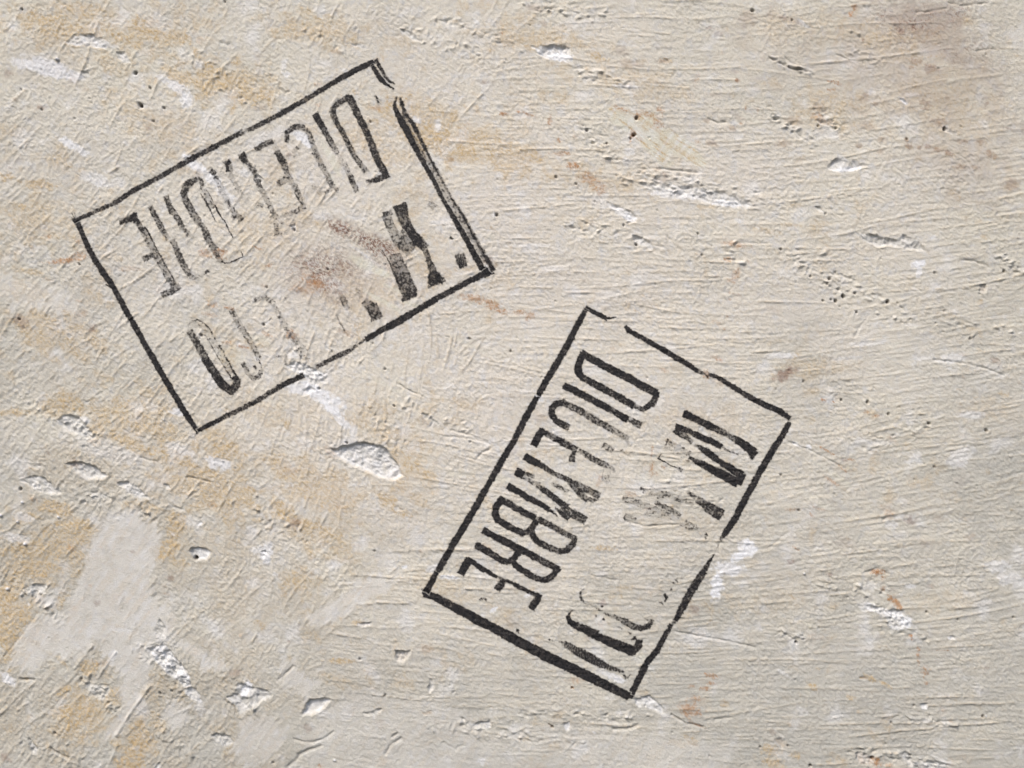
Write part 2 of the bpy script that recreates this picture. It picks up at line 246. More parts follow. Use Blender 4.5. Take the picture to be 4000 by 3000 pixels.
MA = [(3600,80,230,110,.1,.55),(3700,170,200,120,.4,.45),(3520,118,26,20,0,.9),(3370,155,12,10,0,.8),(3575,80,9,12,0,.9),(3620,150,60,40,.3,.4),(3640,262,46,16,.5,.7),(3560,240,50,18,.4,.4),(3860,300,120,60,.8,.3),(3855,405,12,20,.3,.6),
 (3068,1458,62,30,-.3,.9),(3055,1480,34,22,0,.8),(3300,1798,20,10,.3,.6),(3300,2120,60,30,.3,.25),(3350,430,60,26,.3,.25),(3610,395,40,14,.4,.6),(3935,500,30,8,.2,.5),(1400,950,150,26,.52,.0),
 (2090,30,60,20,.2,.4),(2430,200,40,24,.2,.35),(2480,250,50,16,.2,.4),(2770,110,18,9,-.4,.6),(2870,280,24,14,.2,.35),(2878,313,9,9,0,.8),(2940,70,26,14,.2,.3),(3620,2740,30,10,0,.2),(2790,370,40,10,.1,.3),(2590,700,50,16,0,.3),(3750,1880,60,30,0,.15),(2800,1080,20,12,0,.3),
 (360,1285,26,18,-.5,.6),(160,420,24,12,.1,.6),(330,350,16,10,0,.3),(30,290,24,26,0,.5),(60,390,16,10,0,.4),(580,500,18,12,0,.5),(3290,110,30,12,0,.2),(3060,70,30,14,.3,.6),(3110,85,40,12,.4,.4)]
for a in MA:
    dab(MAU, *a[:4], a[4], a[5], rag=.55, hard=.7, seed=9)

# --- generic tan dabs and grey freckles spread over the coat
r2 = random.Random(5)
for k in range(520):
    x, y = r2.uniform(-200, 4200), r2.uniform(-150, 3150)
    big = r2.random()
    rx = r2.uniform(6, 22) * (1 + big * 1.2); ry = rx * r2.uniform(.35, .9)
    m = r2.choice([OCH, OCH, MAU, GRY, WHI, CRM, RUS])
    s = r2.uniform(.2, .6) * (.6 if m is RUS else 1)
    dab(m, x, y, rx, ry, r2.uniform(-.2, .8), s, rag=.7, hard=.7, seed=4)

OCH *= (1 - .75 * np.clip(CRS, 0, 1))
# broad tone: warm cream in the middle, greyer, greener and darker to the right and below
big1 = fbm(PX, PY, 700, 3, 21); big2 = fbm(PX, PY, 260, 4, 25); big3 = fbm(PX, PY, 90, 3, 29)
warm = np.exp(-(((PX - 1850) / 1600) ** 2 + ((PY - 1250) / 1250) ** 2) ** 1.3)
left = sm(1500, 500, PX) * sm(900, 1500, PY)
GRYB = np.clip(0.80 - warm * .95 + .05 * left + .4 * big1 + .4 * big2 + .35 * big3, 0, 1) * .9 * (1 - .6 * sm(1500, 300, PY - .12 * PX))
SK = np.clip(SMO * 1.0, 0, 1)
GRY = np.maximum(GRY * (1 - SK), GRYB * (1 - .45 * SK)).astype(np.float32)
OCH = np.maximum(OCH, (.25 * sm(.0, .45, big2 + .5 * big3 + .25) * sm(1900, 900, PX) * sm(1300, 1700, PY)).astype(np.float32))
OCH = np.maximum(OCH, (sm(.12, .5, big2 * .7 + fbm(PX, PY, 60, 3, 33) * .6 + .06 - .12 * sm(1500, 2600, PX)) * .45).astype(np.float32))
WHI = np.maximum(WHI, (sm(.16, .5, fbm(PX + 900, PY, 150, 4, 41, .6)) * .38).astype(np.float32))
PNK = np.clip(.3 + warm * .5 + .5 * fbm(PX, PY, 400, 3, 45), 0, 1)

OCH *= (1 - .75 * SK * (CRM < .2)); WHI = np.maximum(WHI, (SK * .30 * (CRM < .2)).astype(np.float32))
# ------------------------------------------------------------------ relief, in chart units (one unit = 0.25 mm)
rough = 1 - .88 * SMO
raw = rng.standard_normal((NY, NX))
grain = blur(raw, 1) * .8 + raw * .17
g2 = fbm(PX, PY, 26, 2, 51); g3 = fbm(PX, PY, 75, 3, 55)
gmod = .75 + .5 * np.clip(fbm(PX, PY, 300, 2, 57) + .4, 0, 1)
ds = pn((PX * .814 + PY * .581) / 20, (PX * .581 - PY * .814) / 170, 26)
OCH = np.maximum(OCH, (SK * .4 * sm(.05, .5, ds + .4 * big3)).astype(np.float32)); WHI = np.maximum(WHI, (SK * .5 * sm(.1, .6, -ds + .3 * big3)).astype(np.float32))
g1 = fbm(PX, PY, 13, 1, 53)
gmod2 = np.clip(.5 + .9 * fbm(PX, PY, 240, 3, 58) + .25 * sm(1500, 700, PX), .1, 1.3)
H = (grain * (.55 + 1.5 * gmod2) + g1 * .25 + g2 * .7 + g3 * 1.1) * rough + fbm(PX, PY, 420, 2, 61) * 5
GRAIN = grain
# brushed, directional relief in a few angle bands
for an in (-7, 1, 8, 50, 78):
    a = math.radians(an); wgt = np.clip(GC * math.cos(2 * a) + GS * math.sin(2 * a), 0, 1) ** 14
    if an <= 8: wgt = np.clip(1 - np.abs(0.5 * np.arctan2(GS, GC) - a) / math.radians(8), 0, 1)
    wx = PX + 8 * fbm(PX, PY, 160, 2, 63); wy = PY + 8 * fbm(PX, PY, 160, 2, 66)
    al = wx * math.cos(a) - wy * math.sin(a); ac = wx * math.sin(a) + wy * math.cos(a)
    lr = 90 if an > 8 else 190
    n = pn(ac / 13, al / lr, 70 + an) * .8 + pn(ac / 26, al / (lr * 1.6), 75 + an) * .7
    rg = 1 - np.abs(pn(ac / 22, al / (lr * 1.3), 80 + an)) * 2.2
    H += wgt * rough * np.clip(GD, 0, 1.5) * (n * (.32 if an <= 8 else .6) + np.clip(rg, 0, 1) ** 6 * (.8 if an <= 8 else 1.1))

# raised burrs left by the bristles and the trowel: thin wobbling ridges
RID = np.zeros((NY, NX), np.float32)
pxs, pys, amps, sigs = [], [], [], []
def ridge(x, y, L, amp, sig, wob, turn=0.0, ang=None):
    n = max(4, int(L / 2.5))
    if ang is None:
        a0 = float(0.5 * math.atan2(float(coarse(np.sin(2 * CA), np.array([x]), np.array([y]))[0]), float(coarse(np.cos(2 * CA), np.array([x]), np.array([y]))[0])))
        a0 += rng.normal(0, .035 if abs(a0) < .3 else .10)
    else: a0 = ang
    t = np.linspace(-.5, .5, n)
    ang_t = a0 + turn * t + wob * np.cumsum(rng.standard_normal(n)) * .06
    sx = np.cumsum(np.cos(ang_t)) * 2.5; sy = -np.cumsum(np.sin(ang_t)) * 2.5
    sx -= sx[n // 2]; sy -= sy[n // 2]
    gate = np.clip(.78 + .7 * pn(np.arange(n) / 11.0 + x, np.full(n, y * .11), 5) + .3 * rng.standard_normal(n) * .5, .05, 1.4)
    env = np.sqrt(np.clip(1 - (2 * t) ** 2, 0, 1))
    pxs.append(x + sx); pys.append(y + sy); amps.append(amp * gate * env); sigs.append(np.full(n, sig))
C2, S2 = np.cos(2 * CA), np.sin(2 * CA)
NR = 0
while NR < 6000:
    x, y = rng.uniform(X0 + 40, X1 - 40), rng.uniform(Y0 + 40, Y1 - 40)
    dn = float(coarse(CD, np.array([x]), np.array([y]))[0])
    if rng.random() * 1.6 > dn: continue
    a0 = .5 * math.atan2(float(coarse(S2, np.array([x]), np.array([y]))[0]), float(coarse(C2, np.array([x]), np.array([y]))[0]))
    flat = abs(a0) < .35
    L = rng.lognormal(math.log(210 if flat else 78), .7)
    amp = rng.lognormal(math.log(1.15 if flat else 1.5), .55) * (1.0 if flat else 1.05)
    ridge(x, y, min(L, 700), min(amp, 5.0), rng.uniform(2.3, 3.3), .13 if flat else .38, rng.normal(0, .05 if flat else .22), a0 + rng.normal(0, .035 if flat else .13))
    NR += 1
ax_ = np.concatenate(pxs); ay_ = np.concatenate(pys); aa = np.concatenate(amps); sg = np.concatenate(sigs)
ci = np.round((ax_ - X0) / STEP).astype(int); cj = np.round((ay_ - Y0) / STEP).astype(int)
for dj in range(-2, 3):
    for di in range(-2, 3):
        ii = ci + di; jj = cj + dj
        ok = (ii >= 0) & (ii < NX) & (jj >= 0) & (jj < NY)
        d2 = (X0 + ii * STEP - ax_) ** 2 + (Y0 + jj * STEP - ay_) ** 2
        np.maximum.at(RID, (jj[ok], ii[ok]), (aa * np.exp(-d2 / (2 * sg * sg)))[ok].astype(np.float32))
H += RID * (1 - .75 * SMO)
# faint scratches incised across the coat
OCH = np.maximum(OCH, (np.clip(RID, 0, 3) * .11 * (1 - SMO)).astype(np.float32))
# ------------------------------------------------------------------ chipped hollows: outline, depth, edge, floor roughness, whiteness, tilt (dx,dy: deeper that way)
CH = []
def ch(pts, depth, edge, rgh, white, tilt=(0, -1), tk=.6, grey=0.0, brown=0.0, lam=22):
    CH.append((pts, depth, edge, rgh, white, tilt, tk, grey, brown, lam))
ch(T(0,0,[(560,365),(640,300),(800,290),(900,330),(975,380),(930,425),(800,422),(700,400),(600,392)]), 9, 9, 5, .8, lam=18, grey=.4)
ch(T(0,0,[(1000,440),(1080,450),(1120,490),(1150,560),(1060,550),(1020,510)]), 6, 7, 4, .5, lam=14, grey=.4)
ch(T(0,0,[(700,620),(770,605),(785,660),(730,712),(695,690)]), 6, 8, 4, .5, lam=13, grey=.5)
ch(T(0,0,[(830,730),(910,730),(920,810),(860,800)]), 5, 8, 3.5, .4, lam=12, grey=.6)
ch(T(0,0,[(1180,890),(1225,885),(1330,925),(1260,950),(1200,945)]), 7, 6, 2, .5, tilt=(-1,-.3), tk=.9)
ch(T(0,0,[(1380,190),(1450,165),(1450,185),(1400,215)]), 5, 6, 2, .2, grey=.6)
ch(T(0,0,[(1850,350),(2030,350),(2040,420),(1900,410)]), 4, 14, 3, .1, grey=.7, lam=14)
ch(T(0,0,[(1580,760),(1620,740),(1650,900),(1670,960),(1610,880),(1570,850)]), 6, 7, 4, .7, lam=12)
ch(T(1000,0,[(800,380),(900,365),(1000,410),(960,430),(850,410)]), 5, 8, 3, .5, grey=.4, lam=14)
ch(T(1000,0,[(1220,255),(1320,250),(1400,320),(1460,380),(1350,350)]), 5, 9, 4, .5, grey=.3, lam=15)
ch(T(2000,0,[(150,395),(220,405),(380,378),(500,408),(515,460),(470,545),(330,520),(235,480)]), 12, 8, 5, 1.0, lam=15, grey=.2)
ch(T(3000,0,[(500,1445),(590,1365),(650,1340),(800,1400),(890,1435),(780,1465),(650,1488),(520,1475)]), 11, 10, 4, .6, grey=.3, lam=14)
ch(T(3000,0,[(1100,840),(1180,860),(1230,910),(1180,900)]), 6, 6, 3, .9, lam=12)
ch(T(3000,0,[(1510,1095),(1560,1100),(1610,1150),(1580,1180),(1520,1130)]), 7, 7, 4, .6, lam=12, brown=.1)
ch(T(3000,0,[(440,1040),(580,1030),(560,1090),(450,1080)]), 6, 6, 4, .3, brown=.3, lam=12)
ch(T(3000,0,[(220,170),(300,170),(400,240),(330,250),(250,220)]), 5, 7, 4, .4, grey=.5, lam=12)
ch([(2500,722),(2600,712),(2720,725),(2830,745),(2935,785),(2955,812),(2860,815),(2760,800),(2680,775),(2560,752)], 6, 16, 5, .6, lam=24, grey=.3)
ch(T(2000,750,[(800,90),(960,125),(1090,205),(1085,272),(975,240),(950,180),(830,125)]), 8, 8, 5, .9, lam=16)
ch(T(2000,750,[(1040,360),(1120,385),(1200,430),(1270,485),(1200,505),(1120,480),(1060,470)]), 7, 9, 4, .5, lam=15, grey=.3)
ch(T(3000,750,[(720,335),(880,358),(1000,388),(1110,402),(1165,372),(1280,405),(1345,450),(1370,525),(1230,505),(1080,470),(960,482),(830,430)]), 13, 8, 6, .4, grey=.5, lam=20)
ch(T(3000,750,[(400,125),(450,120),(500,185),(450,185)]), 7, 6, 3, .5, lam=12, grey=.4)
ch(T(3000,750,[(1815,800),(1895,790),(1895,830),(1870,910),(1830,870)]), 8, 9, 3, .3, lam=14, brown=.2)
ch(T(3000,750,[(590,830),(625,800),(655,860),(655,910),(600,880)]), 7, 12, 1, .1, tilt=(.5,-.5), lam=20, grey=.3)
ch(T(3000,750,[(190,560),(260,540),(280,590),(240,640),(210,600)]), 7, 9, 3, .1, lam=16, grey=.3)
ch(T(3000,750,[(340,600),(380,600),(370,700),(330,720)]), 6, 8, 3, .2, lam=14)
ch(T(3000,750,[(2030,545),(2080,540),(2080,580),(2050,580)]), 6, 6, 2, .4, lam=12)
ch(T(1000,1500,[(615,558),(700,548),(790,515),(900,500),(1010,508),(1130,548),(1180,610),(1225,690),(1285,792),(1200,840),(1100,822),(960,762),(830,705),(700,640)]), 21, 12, 5.5, .85, tilt=(.5,-.85), tk=.55, lam=26, grey=.45)
ch(T(0,1500,[(470,335),(540,262),(680,275),(700,300),(780,380),(865,440),(820,485),(700,465),(560,412)]), 11, 12, 6, .5, lam=17, grey=.5)
ch(T(0,1500,[(555,682),(720,665),(830,708),(935,785),(885,828),(740,822),(640,760)]), 15, 10, 5, .6, lam=18, grey=.5, tilt=(.3,-1))
ch(T(0,1500,[(165,835),(260,792),(380,797),(440,850),(565,940),(500,965),(380,955),(230,885)]), 12, 10, 6, .55, lam=18, grey=.4)
ch(T(0,1500,[(990,850),(1100,828),(1200,880),(1310,1000),(1180,998),(1070,915)]), 10, 11, 7, .65, lam=15, grey=.4)
ch(T(0,1500,[(1635,1445),(1660,1402),(1770,1415),(1835,1450),(1795,1525),(1680,1525)]), 16, 9, 3, .95, lam=18, tilt=(-.3,-1))
ch(T(0,1500,[(1680,1215),(1740,1178),(1752,1218),(1700,1225)]), 6, 5, 1.5, 1, lam=12)
ch(T(0,1500,[(1410,850),(1470,860),(1480,915),(1440,915)]), 7, 7, 3, .4, lam=12, grey=.4)
ch(T(0,1500,[(200,680),(360,690),(430,720),(300,745)]), 6, 14, 3, .3, lam=18, grey=.4)
ch(T(0,1500,[(730,940),(850,920),(970,960),(960,1010),(850,1005),(790,970)]), 8, 12, 6, .2, lam=18, grey=.4)
ch(T(0,1500,[(1400,1020),(1480,1030),(1630,1090),(1580,1110),(1500,1075)]), 7, 8, 5, .3, lam=14, grey=.3)
ch(T(0,1500,[(720,140),(780,130),(775,180),(740,180)]), 6, 6, 3, .4, lam=12, grey=.4)
ch(T(0,2250,[(1270,625),(1340,600),(1420,572),(1530,700),(1650,860),(1668,955),(1590,965),(1460,855),(1310,712)]), 13, 9, 9, .9, tilt=(.7,-.6), tk=.5, lam=20)
ch(T(0,2250,[(1575,975),(1660,950),(1720,1000),(1768,1085),(1745,1125),(1640,1062)]), 12, 8, 6, .7, tilt=(-.2,-1), lam=17)
ch(T(0,2250,[(1330,440),(1380,360),(1440,450),(1430,540),(1340,520)]), 9, 9, 5, .4, lam=16, grey=.3)
ch([(885,2722),(915,2700),(930,2662),(970,2678),(1035,2690),(1086,2700),(1042,2738),(1000,2760),(935,2802),(925,2770)], 12, 10, 5, .5, lam=20, grey=.3, tilt=(-.2,-1))
ch(T(1000,2250,[(385,1205),(430,1100),(470,1058),(640,1058),(655,1080),(560,1175),(480,1215)]), 19, 11, 2, .85, lam=24, tilt=(-.5,-.9), tk=.7)
ch(T(1000,2250,[(1200,640),(1275,645),(1345,630),(1330,712),(1250,765),(1200,722)]), 12, 9, 5, .35, lam=15, brown=.1)
ch(T(1000,2250,[(1478,965),(1505,890),(1552,895),(1545,960),(1520,1012),(1495,1005)]), 12, 9, 2, .5, lam=18, tilt=(-1,-.3))
ch(T(1000,2250,[(915,1175),(960,1172),(1085,1140),(1105,1160),(1035,1222),(950,1215)]), 10, 9, 4, .25, lam=15)
ch(T(1000,2250,[(1415,1175),(1520,1150),(1545,1185),(1450,1222)]), 9, 8, 3, .1, lam=15, brown=.25)
ch(T(1000,2250,[(1755,1270),(1900,1262),(2040,1235),(2035,1325),(1880,1312)]), 10, 9, 5, .5, lam=15)
ch(T(1000,2250,[(870,402),(1005,395),(975,440),(885,440)]), 8, 7, 2, .8, lam=14, brown=.1)
ch(T(1000,2250,[(1200,1640),(1245,1545),(1268,1595),(1240,1630)]), 7, 8, 1, .0, lam=20, grey=.5)
ch(T(1000,2250,[(1600,1430),(1640,1420),(1700,1470),(1800,1450),(1810,1490),(1700,1510),(1620,1490)]), 5, 12, 3, .1, lam=16, grey=.6)
ch(T(1000,2250,[(1680,1000),(1720,985),(1715,1030),(1690,1030)]), 7, 7, 2, .8, lam=12)
ch(T(2000,2250,[(1035,1060),(1200,1028),(1280,1090),(1360,1190),(1300,1200),(1180,1150),(1090,1145)]), 9, 10, 5, .75, lam=15, grey=.3)
ch(T(2000,2250,[(440,1270),(500,1250),(515,1335),(455,1345)]), 8, 7, 3, 1, lam=12)
ch(T(2000,2250,[(320,1270),(360,1290),(360,1320),(320,1310)]), 7, 6, 2, .1, brown=.4, lam=12)
ch(T(2000,2250,[(240,1320),(300,1310),(270,1350)]), 6, 6, 2, .0, brown=.3, lam=12)
ch(T(2000,2250,[(710,1210),(900,1220),(1000,1300),(870,1290)]), 6, 16, 3, .2, lam=18)
ch(T(2000,2250,[(1480,1400),(1560,1440),(1620,1450),(1600,1480),(1520,1450)]), 6, 8, 2, .0, brown=.4, lam=14)
ch(T(3000,2250,[(830,240),(1000,270),(1190,290),(1235,380),(1230,450),(1080,455),(1000,350),(880,300)]), 8, 10, 6, .85, lam=15)
ch(T(3000,2250,[(1540,525),(1600,510),(1640,545),(1560,560)]), 8, 6, 2, .9, lam=12)
ch(T(3000,2250,[(1300,1100),(1380,1095),(1380,1150),(1330,1150)]), 7, 8, 3, .7, lam=12)
ch(T(3000,2250,[(770,870),(850,860),(900,880),(850,905),(790,895)]), 8, 9, 2, .0, brown=.5, lam=14)
ch(T(3000,2250,[(740,1530),(800,1510),(880,1550),(950,1600),(900,1640),(780,1630)]), 10, 10, 6, .4, lam=16, brown=.15)
ch(T(3000,2250,[(1100,1500),(1200,1510),(1260,1590),(1500,1600),(1560,1640),(1500,1700),(1250,1700),(1180,1600)]), 10, 12, 7, .5, lam=18, grey=.4)
ch(T(3000,2250,[(30,1400),(120,1390),(175,1470),(120,1500),(60,1440)]), 7, 12, 3, .2, lam=15, brown=.2)
ch([(1110,1425),(1150,1412),(1185,1412),(1225,1437),(1285,1455),(1280,1495),(1225,1512),(1180,1478),(1140,1450)], 10, 9, 7, .85, lam=14, grey=.2)
ch(T(1000,1500,[(350,115),(400,50),(480,20),(520,45),(430,110)]), 8, 10, 4, .7, lam=15)
ch(T(1000,1500,[(1160,1070),(1230,1050),(1290,1095),(1220,1110)]), 8, 8, 3, .2, lam=14)
ch(T(1000,1500,[(1420,260),(1480,250),(1600,330),(1590,360),(1450,300)]), 6, 8, 5, .2, grey=.6, lam=14)
ch(T(1000,1500,[(40,1450),(90,1430),(135,1500),(110,1550),(60,1520)]), 7, 9, 5, .8, lam=13)
ch(T(0,2250,[(700,905),(800,930),(950,938),(965,1000),(900,1110),(780,1035)]), 9, 14, 7, .35, lam=16, grey=.3)
ch(T(0,2250,[(200,100),(300,60),(440,75),(390,150),(300,170),(250,165)]), 10, 9, 6, .4, lam=17, grey=.4)
ch(T(0,2250,[(1810,1370),(1870,1350),(2000,1380),(2045,1450),(1960,1485),(1860,1430)]), 9, 10, 5, .4, lam=15, grey=.3)
ch(T(0,2250,[(240,1390),(345,1480),(340,1560),(260,1530)]), 9, 9, 5, .4, lam=16, grey=.5)
ch(T(0,2250,[(1300,1680),(1390,1598),(1390,1660),(1340,1720)]), 8, 8, 3, .6, lam=14)
ch(T(0,2250,[(250,230),(275,240),(265,270),(235,265)]), 6, 6, 2, .8, lam=12)
ch(T(0,750,[(870,900),(970,890),(1010,940),(900,960)]), 6, 9, 4, .5, lam=13)
ch(T(0,750,[(320,720),(420,725),(490,750),(470,780),(380,760)]), 6, 8, 3, .2, lam=13, brown=.2)
ch(T(0,750,[(550,1240),(600,1220),(650,1250),(600,1280)]), 5, 8, 3, .3, lam=13, grey=.3)
ch(T(1000,750,[(320,1300),(350,1285),(350,1340),(330,1345)]), 0.1, 6, 1, .1)
ch([(990,690),(1010,680),(1035,700),(1030,718),(1005,722),(992,708)], 8, 6, 3, .5, lam=12, grey=.4)
ch([(1130,885),(1155,872),(1160,900),(1148,908)], 7, 5, 2, .8, lam=12)
ch([(1025,1268),(1060,1243),(1063,1248),(1040,1275)], 7, 5, 1, .8, lam=12)
ch(T(3000,1500,[(570,90),(620,80),(640,130),(590,170),(560,130)]), 8, 8, 2, .2, lam=14, brown=.1)
ch(T(2000,750,[(1830,570),(1890,565),(1900,600),(1860,605)]), 5, 5, 2, .0, brown=.0, lam=12)
ch(T(2000,0,[(1030,1090),(1030,1190),(1010,1190),(1015,1120)]), 7, 5, 1, .2, lam=12)
ch(T(2000,0,[(1270,490),(1370,515),(1360,550),(1300,545)]), 5, 7, 1, .0, brown=.25, lam=14)
ch(T(2000,0,[(640,1120),(690,1110),(690,1160),(650,1160)]), 7, 7, 2, .5, lam=12)

PID = np.full((NY, NX), -1, np.int32)
for k, (p, dep, edge, rgh, white, tl, tk, gr, br, lam) in enumerate(CH):
    w = window(p, 40); x = PX[w]; y = PY[w]
    jx = x + 11 * fbm(x, y, 38, 4, 91, .7) + 1.0; jy = y + 11 * fbm(x, y, 38, 4, 97, .7)
    d = poly_sdf(p, jx, jy)
    pa = np.array(p); c = pa.mean(0); ext = max(np.ptp(pa[:, 0]), np.ptp(pa[:, 1])) / 2 + 1
    tn = math.hypot(*tl)
    q = ((x - c[0]) * tl[0] + (y - c[1]) * tl[1]) / tn / ext
    dd = np.clip(1 + tk * q * 1.3, .25, 2.0)
    # steep broken rim on the deep side, gentle on the other
    ew = edge * np.clip(1.0 - .55 * q, .5, 1.7)
    brk = np.clip(.62 + 1.1 * pn(x / 48, y / 48, 130 + k * 1.3), .12, 1) if dep < 14 else np.clip(.9 + .5 * pn(x / 48, y / 48, 130), .5, 1)
    t = np.clip(-d / ew, 0, 1); t = t * t * (3 - 2 * t)
    floor_n = fbm(x, y, lam * .8, 3, 101 + k * .7, .75) + .12 * GRAIN[w]
    hh = -dep * .72 * dd * t * brk + rgh * 1.45 * floor_n * t
    # a slightly lifted, broken lip round the chip
    lip = np.exp(-((d - 2) / 6.0) ** 2) * np.clip(.6 + pn(x / 25, y / 25, 7), 0, 1.5) * min(dep, 10) * .10
    H[w] = H[w] * (1 - .5 * t) + hh + lip * brk
    np.maximum(WHI[w], .8 * t * white * np.clip(.8 + .6 * pn(x / 30, y / 30, 6 + k), 0, 1), out=WHI[w])
    OCH[w] *= (1 - .8 * t); RUS[w] *= (1 - .7 * t)
    if gr: np.maximum(GRY[w], t * gr, out=GRY[w])
    if br: np.maximum(OCH[w], t * min(1, br * 2.2), out=OCH[w]); np.maximum(MAU[w], t * br, out=MAU[w])
    if dep > 4:
        sel = d < 0
        sub = PID[w]; sub[sel] = k

# cracks and torn edges: polyline, width, depth, lift of the lower lip
CRK = [(T(1000,2250,[(265,1655),(340,1590),(380,1540),(460,1500),(560,1470)]), 7, 6),(T(1000,2250,[(330,1410),(420,1440),(500,1440),(600,1400),(670,1350)]), 5, 5),
 (T(1000,2250,[(1118,1545),(1160,1470),(1200,1435),(1250,1402)]), 6, 5),(T(1000,2250,[(200,890),(250,850),(320,780)]), 5, 6),(T(1000,2250,[(1180,1390),(1220,1360)]), 6, 7),
 (T(3000,750,[(540,705),(640,720),(760,770)]), 4, 4),(T(3000,750,[(740,1270),(800,1160),(860,1080)]), 3, 3),(T(3000,750,[(1440,1450),(1700,1480),(1900,1530),(2030,1580)]), 5, 5),
 (T(3000,0,[(590,475),(640,490),(700,520),(770,520)]), 4, 4),(T(3000,0,[(10,500),(90,540),(200,590),(340,615)]), 5, 6),(T(3000,0,[(1280,105),(1400,100),(1550,65)]), 4, 5),(T(3000,0,[(1560,20),(1670,50),(1900,20)]), 4, 5),
 (T(3000,0,[(1800,440),(1900,425),(2050,420)]), 3, 4),(T(3000,1500,[(0,1430),(60,1370),(170,1280)]), 4, 3),(T(3000,1500,[(180,500),(330,560),(480,630),(650,720)]), 5, 3),(T(3000,1500,[(1000,1170),(1040,1150),(1060,1130)]), 5, 5),
 (T(2000,2250,[(880,1320),(980,1320),(1090,1290)]), 6, 7),(T(2000,2250,[(1380,1200),(1500,1270),(1650,1300)]), 5, 6),(T(2000,2250,[(1400,480),(1950,580),(2100,620)]), 4, 4),(T(2000,2250,[(1750,1240),(1900,1225)]), 4, 4),
 (T(0,1500,[(1210,635),(1290,655),(1350,670)]), 4, 5),(T(0,1500,[(1620,800),(1740,830),(1820,850)]), 5, 6),(T(0,2250,[(180,895),(300,895)]), 6, 7),(T(0,2250,[(1950,1080),(2030,1130),(2040,1180)]), 6, 6),(T(0,2250,[(440,1490),(520,1540),(590,1570)]), 6, 6),
 (T(1000,1500,[(1920,630),(1960,590),(2020,560)]), 5, 5),(T(1000,1500,[(1680,400),(1850,440),(2000,500)]), 4, 4),(T(1000,1500,[(1650,450),(1900,480),(2020,520)]), 4, 4),(T(2000,1500,[(980,1180),(1150,1230),(1400,1215)]), 4, 5),(T(2200,2050,[(280,505),(400,525),(520,550)],2.538), 5, 5),
 (T(2200,2050,[(560,590),(570,550),(620,520)],2.538), 4, 4),(T(3000,750,[(1660,580),(1800,600),(1900,640)]), 5, 6),(T(1000,1500,[(1220,0),(1350,70),(1450,110)]), 4, 4),(T(0,0,[(490,530),(520,430),(560,370)]), 5, -4),
 (T(1000,0,[(200,760),(250,800),(290,790)]), 5, 6),(T(3000,1500,[(850,1630),(960,1590),(1040,1640)]), 6, 7),(T(2000,750,[(1940,440),(2212,450)]), 4, 3),(T(2000,0,[(1140,1460),(1300,1460),(1500,1480),(1600,1495)]), 5, 5),(T(2000,0,[(1700,1030),(1780,1060),(1850,1050)]), 5, 5),
 (T(0,2250,[(0,1200),(120,1080),(230,960)]), 5, -4),(T(0,2250,[(650,800),(800,600)]), 6, -5),(T(0,2250,[(30,700),(180,520),(320,330)]), 4, 3),(T(0,2250,[(1000,1380),(1150,1150),(1300,950)]), 6, -5),(T(0,2250,[(930,1659),(1020,1450)]), 6, -4),(T(0,2250,[(850,880),(900,800),(1000,660)]), 5, -4)]
for pts, wd, dp in CRK:
    w = window(pts, 40); x = PX[w]; y = PY[w]
    jx = x + 5 * fbm(x, y, 26, 3, 120, .7); jy = y + 5 * fbm(x, y, 26, 3, 125, .7)
    d2 = np.full(x.shape, 1e9); side = np.zeros(x.shape)
    for (ax, ay), (bx, by) in zip(pts[:-1], pts[1:]):
        ex, ey = bx - ax, by - ay; L2 = ex * ex + ey * ey
        t = np.clip(((jx - ax) * ex + (jy - ay) * ey) / L2, 0, 1)
        q = (jx - ax - t * ex) ** 2 + (jy - ay - t * ey) ** 2
        n = d2 > q; d2 = np.where(n, q, d2); 
    H[w] += -dp * np.exp(-d2 / (2 * (wd * .55) ** 2)) * np.clip(.9 + .8 * pn(x / 35, y / 35, 12), .2, 1.5)
    if dp > 5: np.maximum(DRT[w], (.35 * np.exp(-d2 / (2 * (wd * .4) ** 2))).astype(np.float32), out=DRT[w])

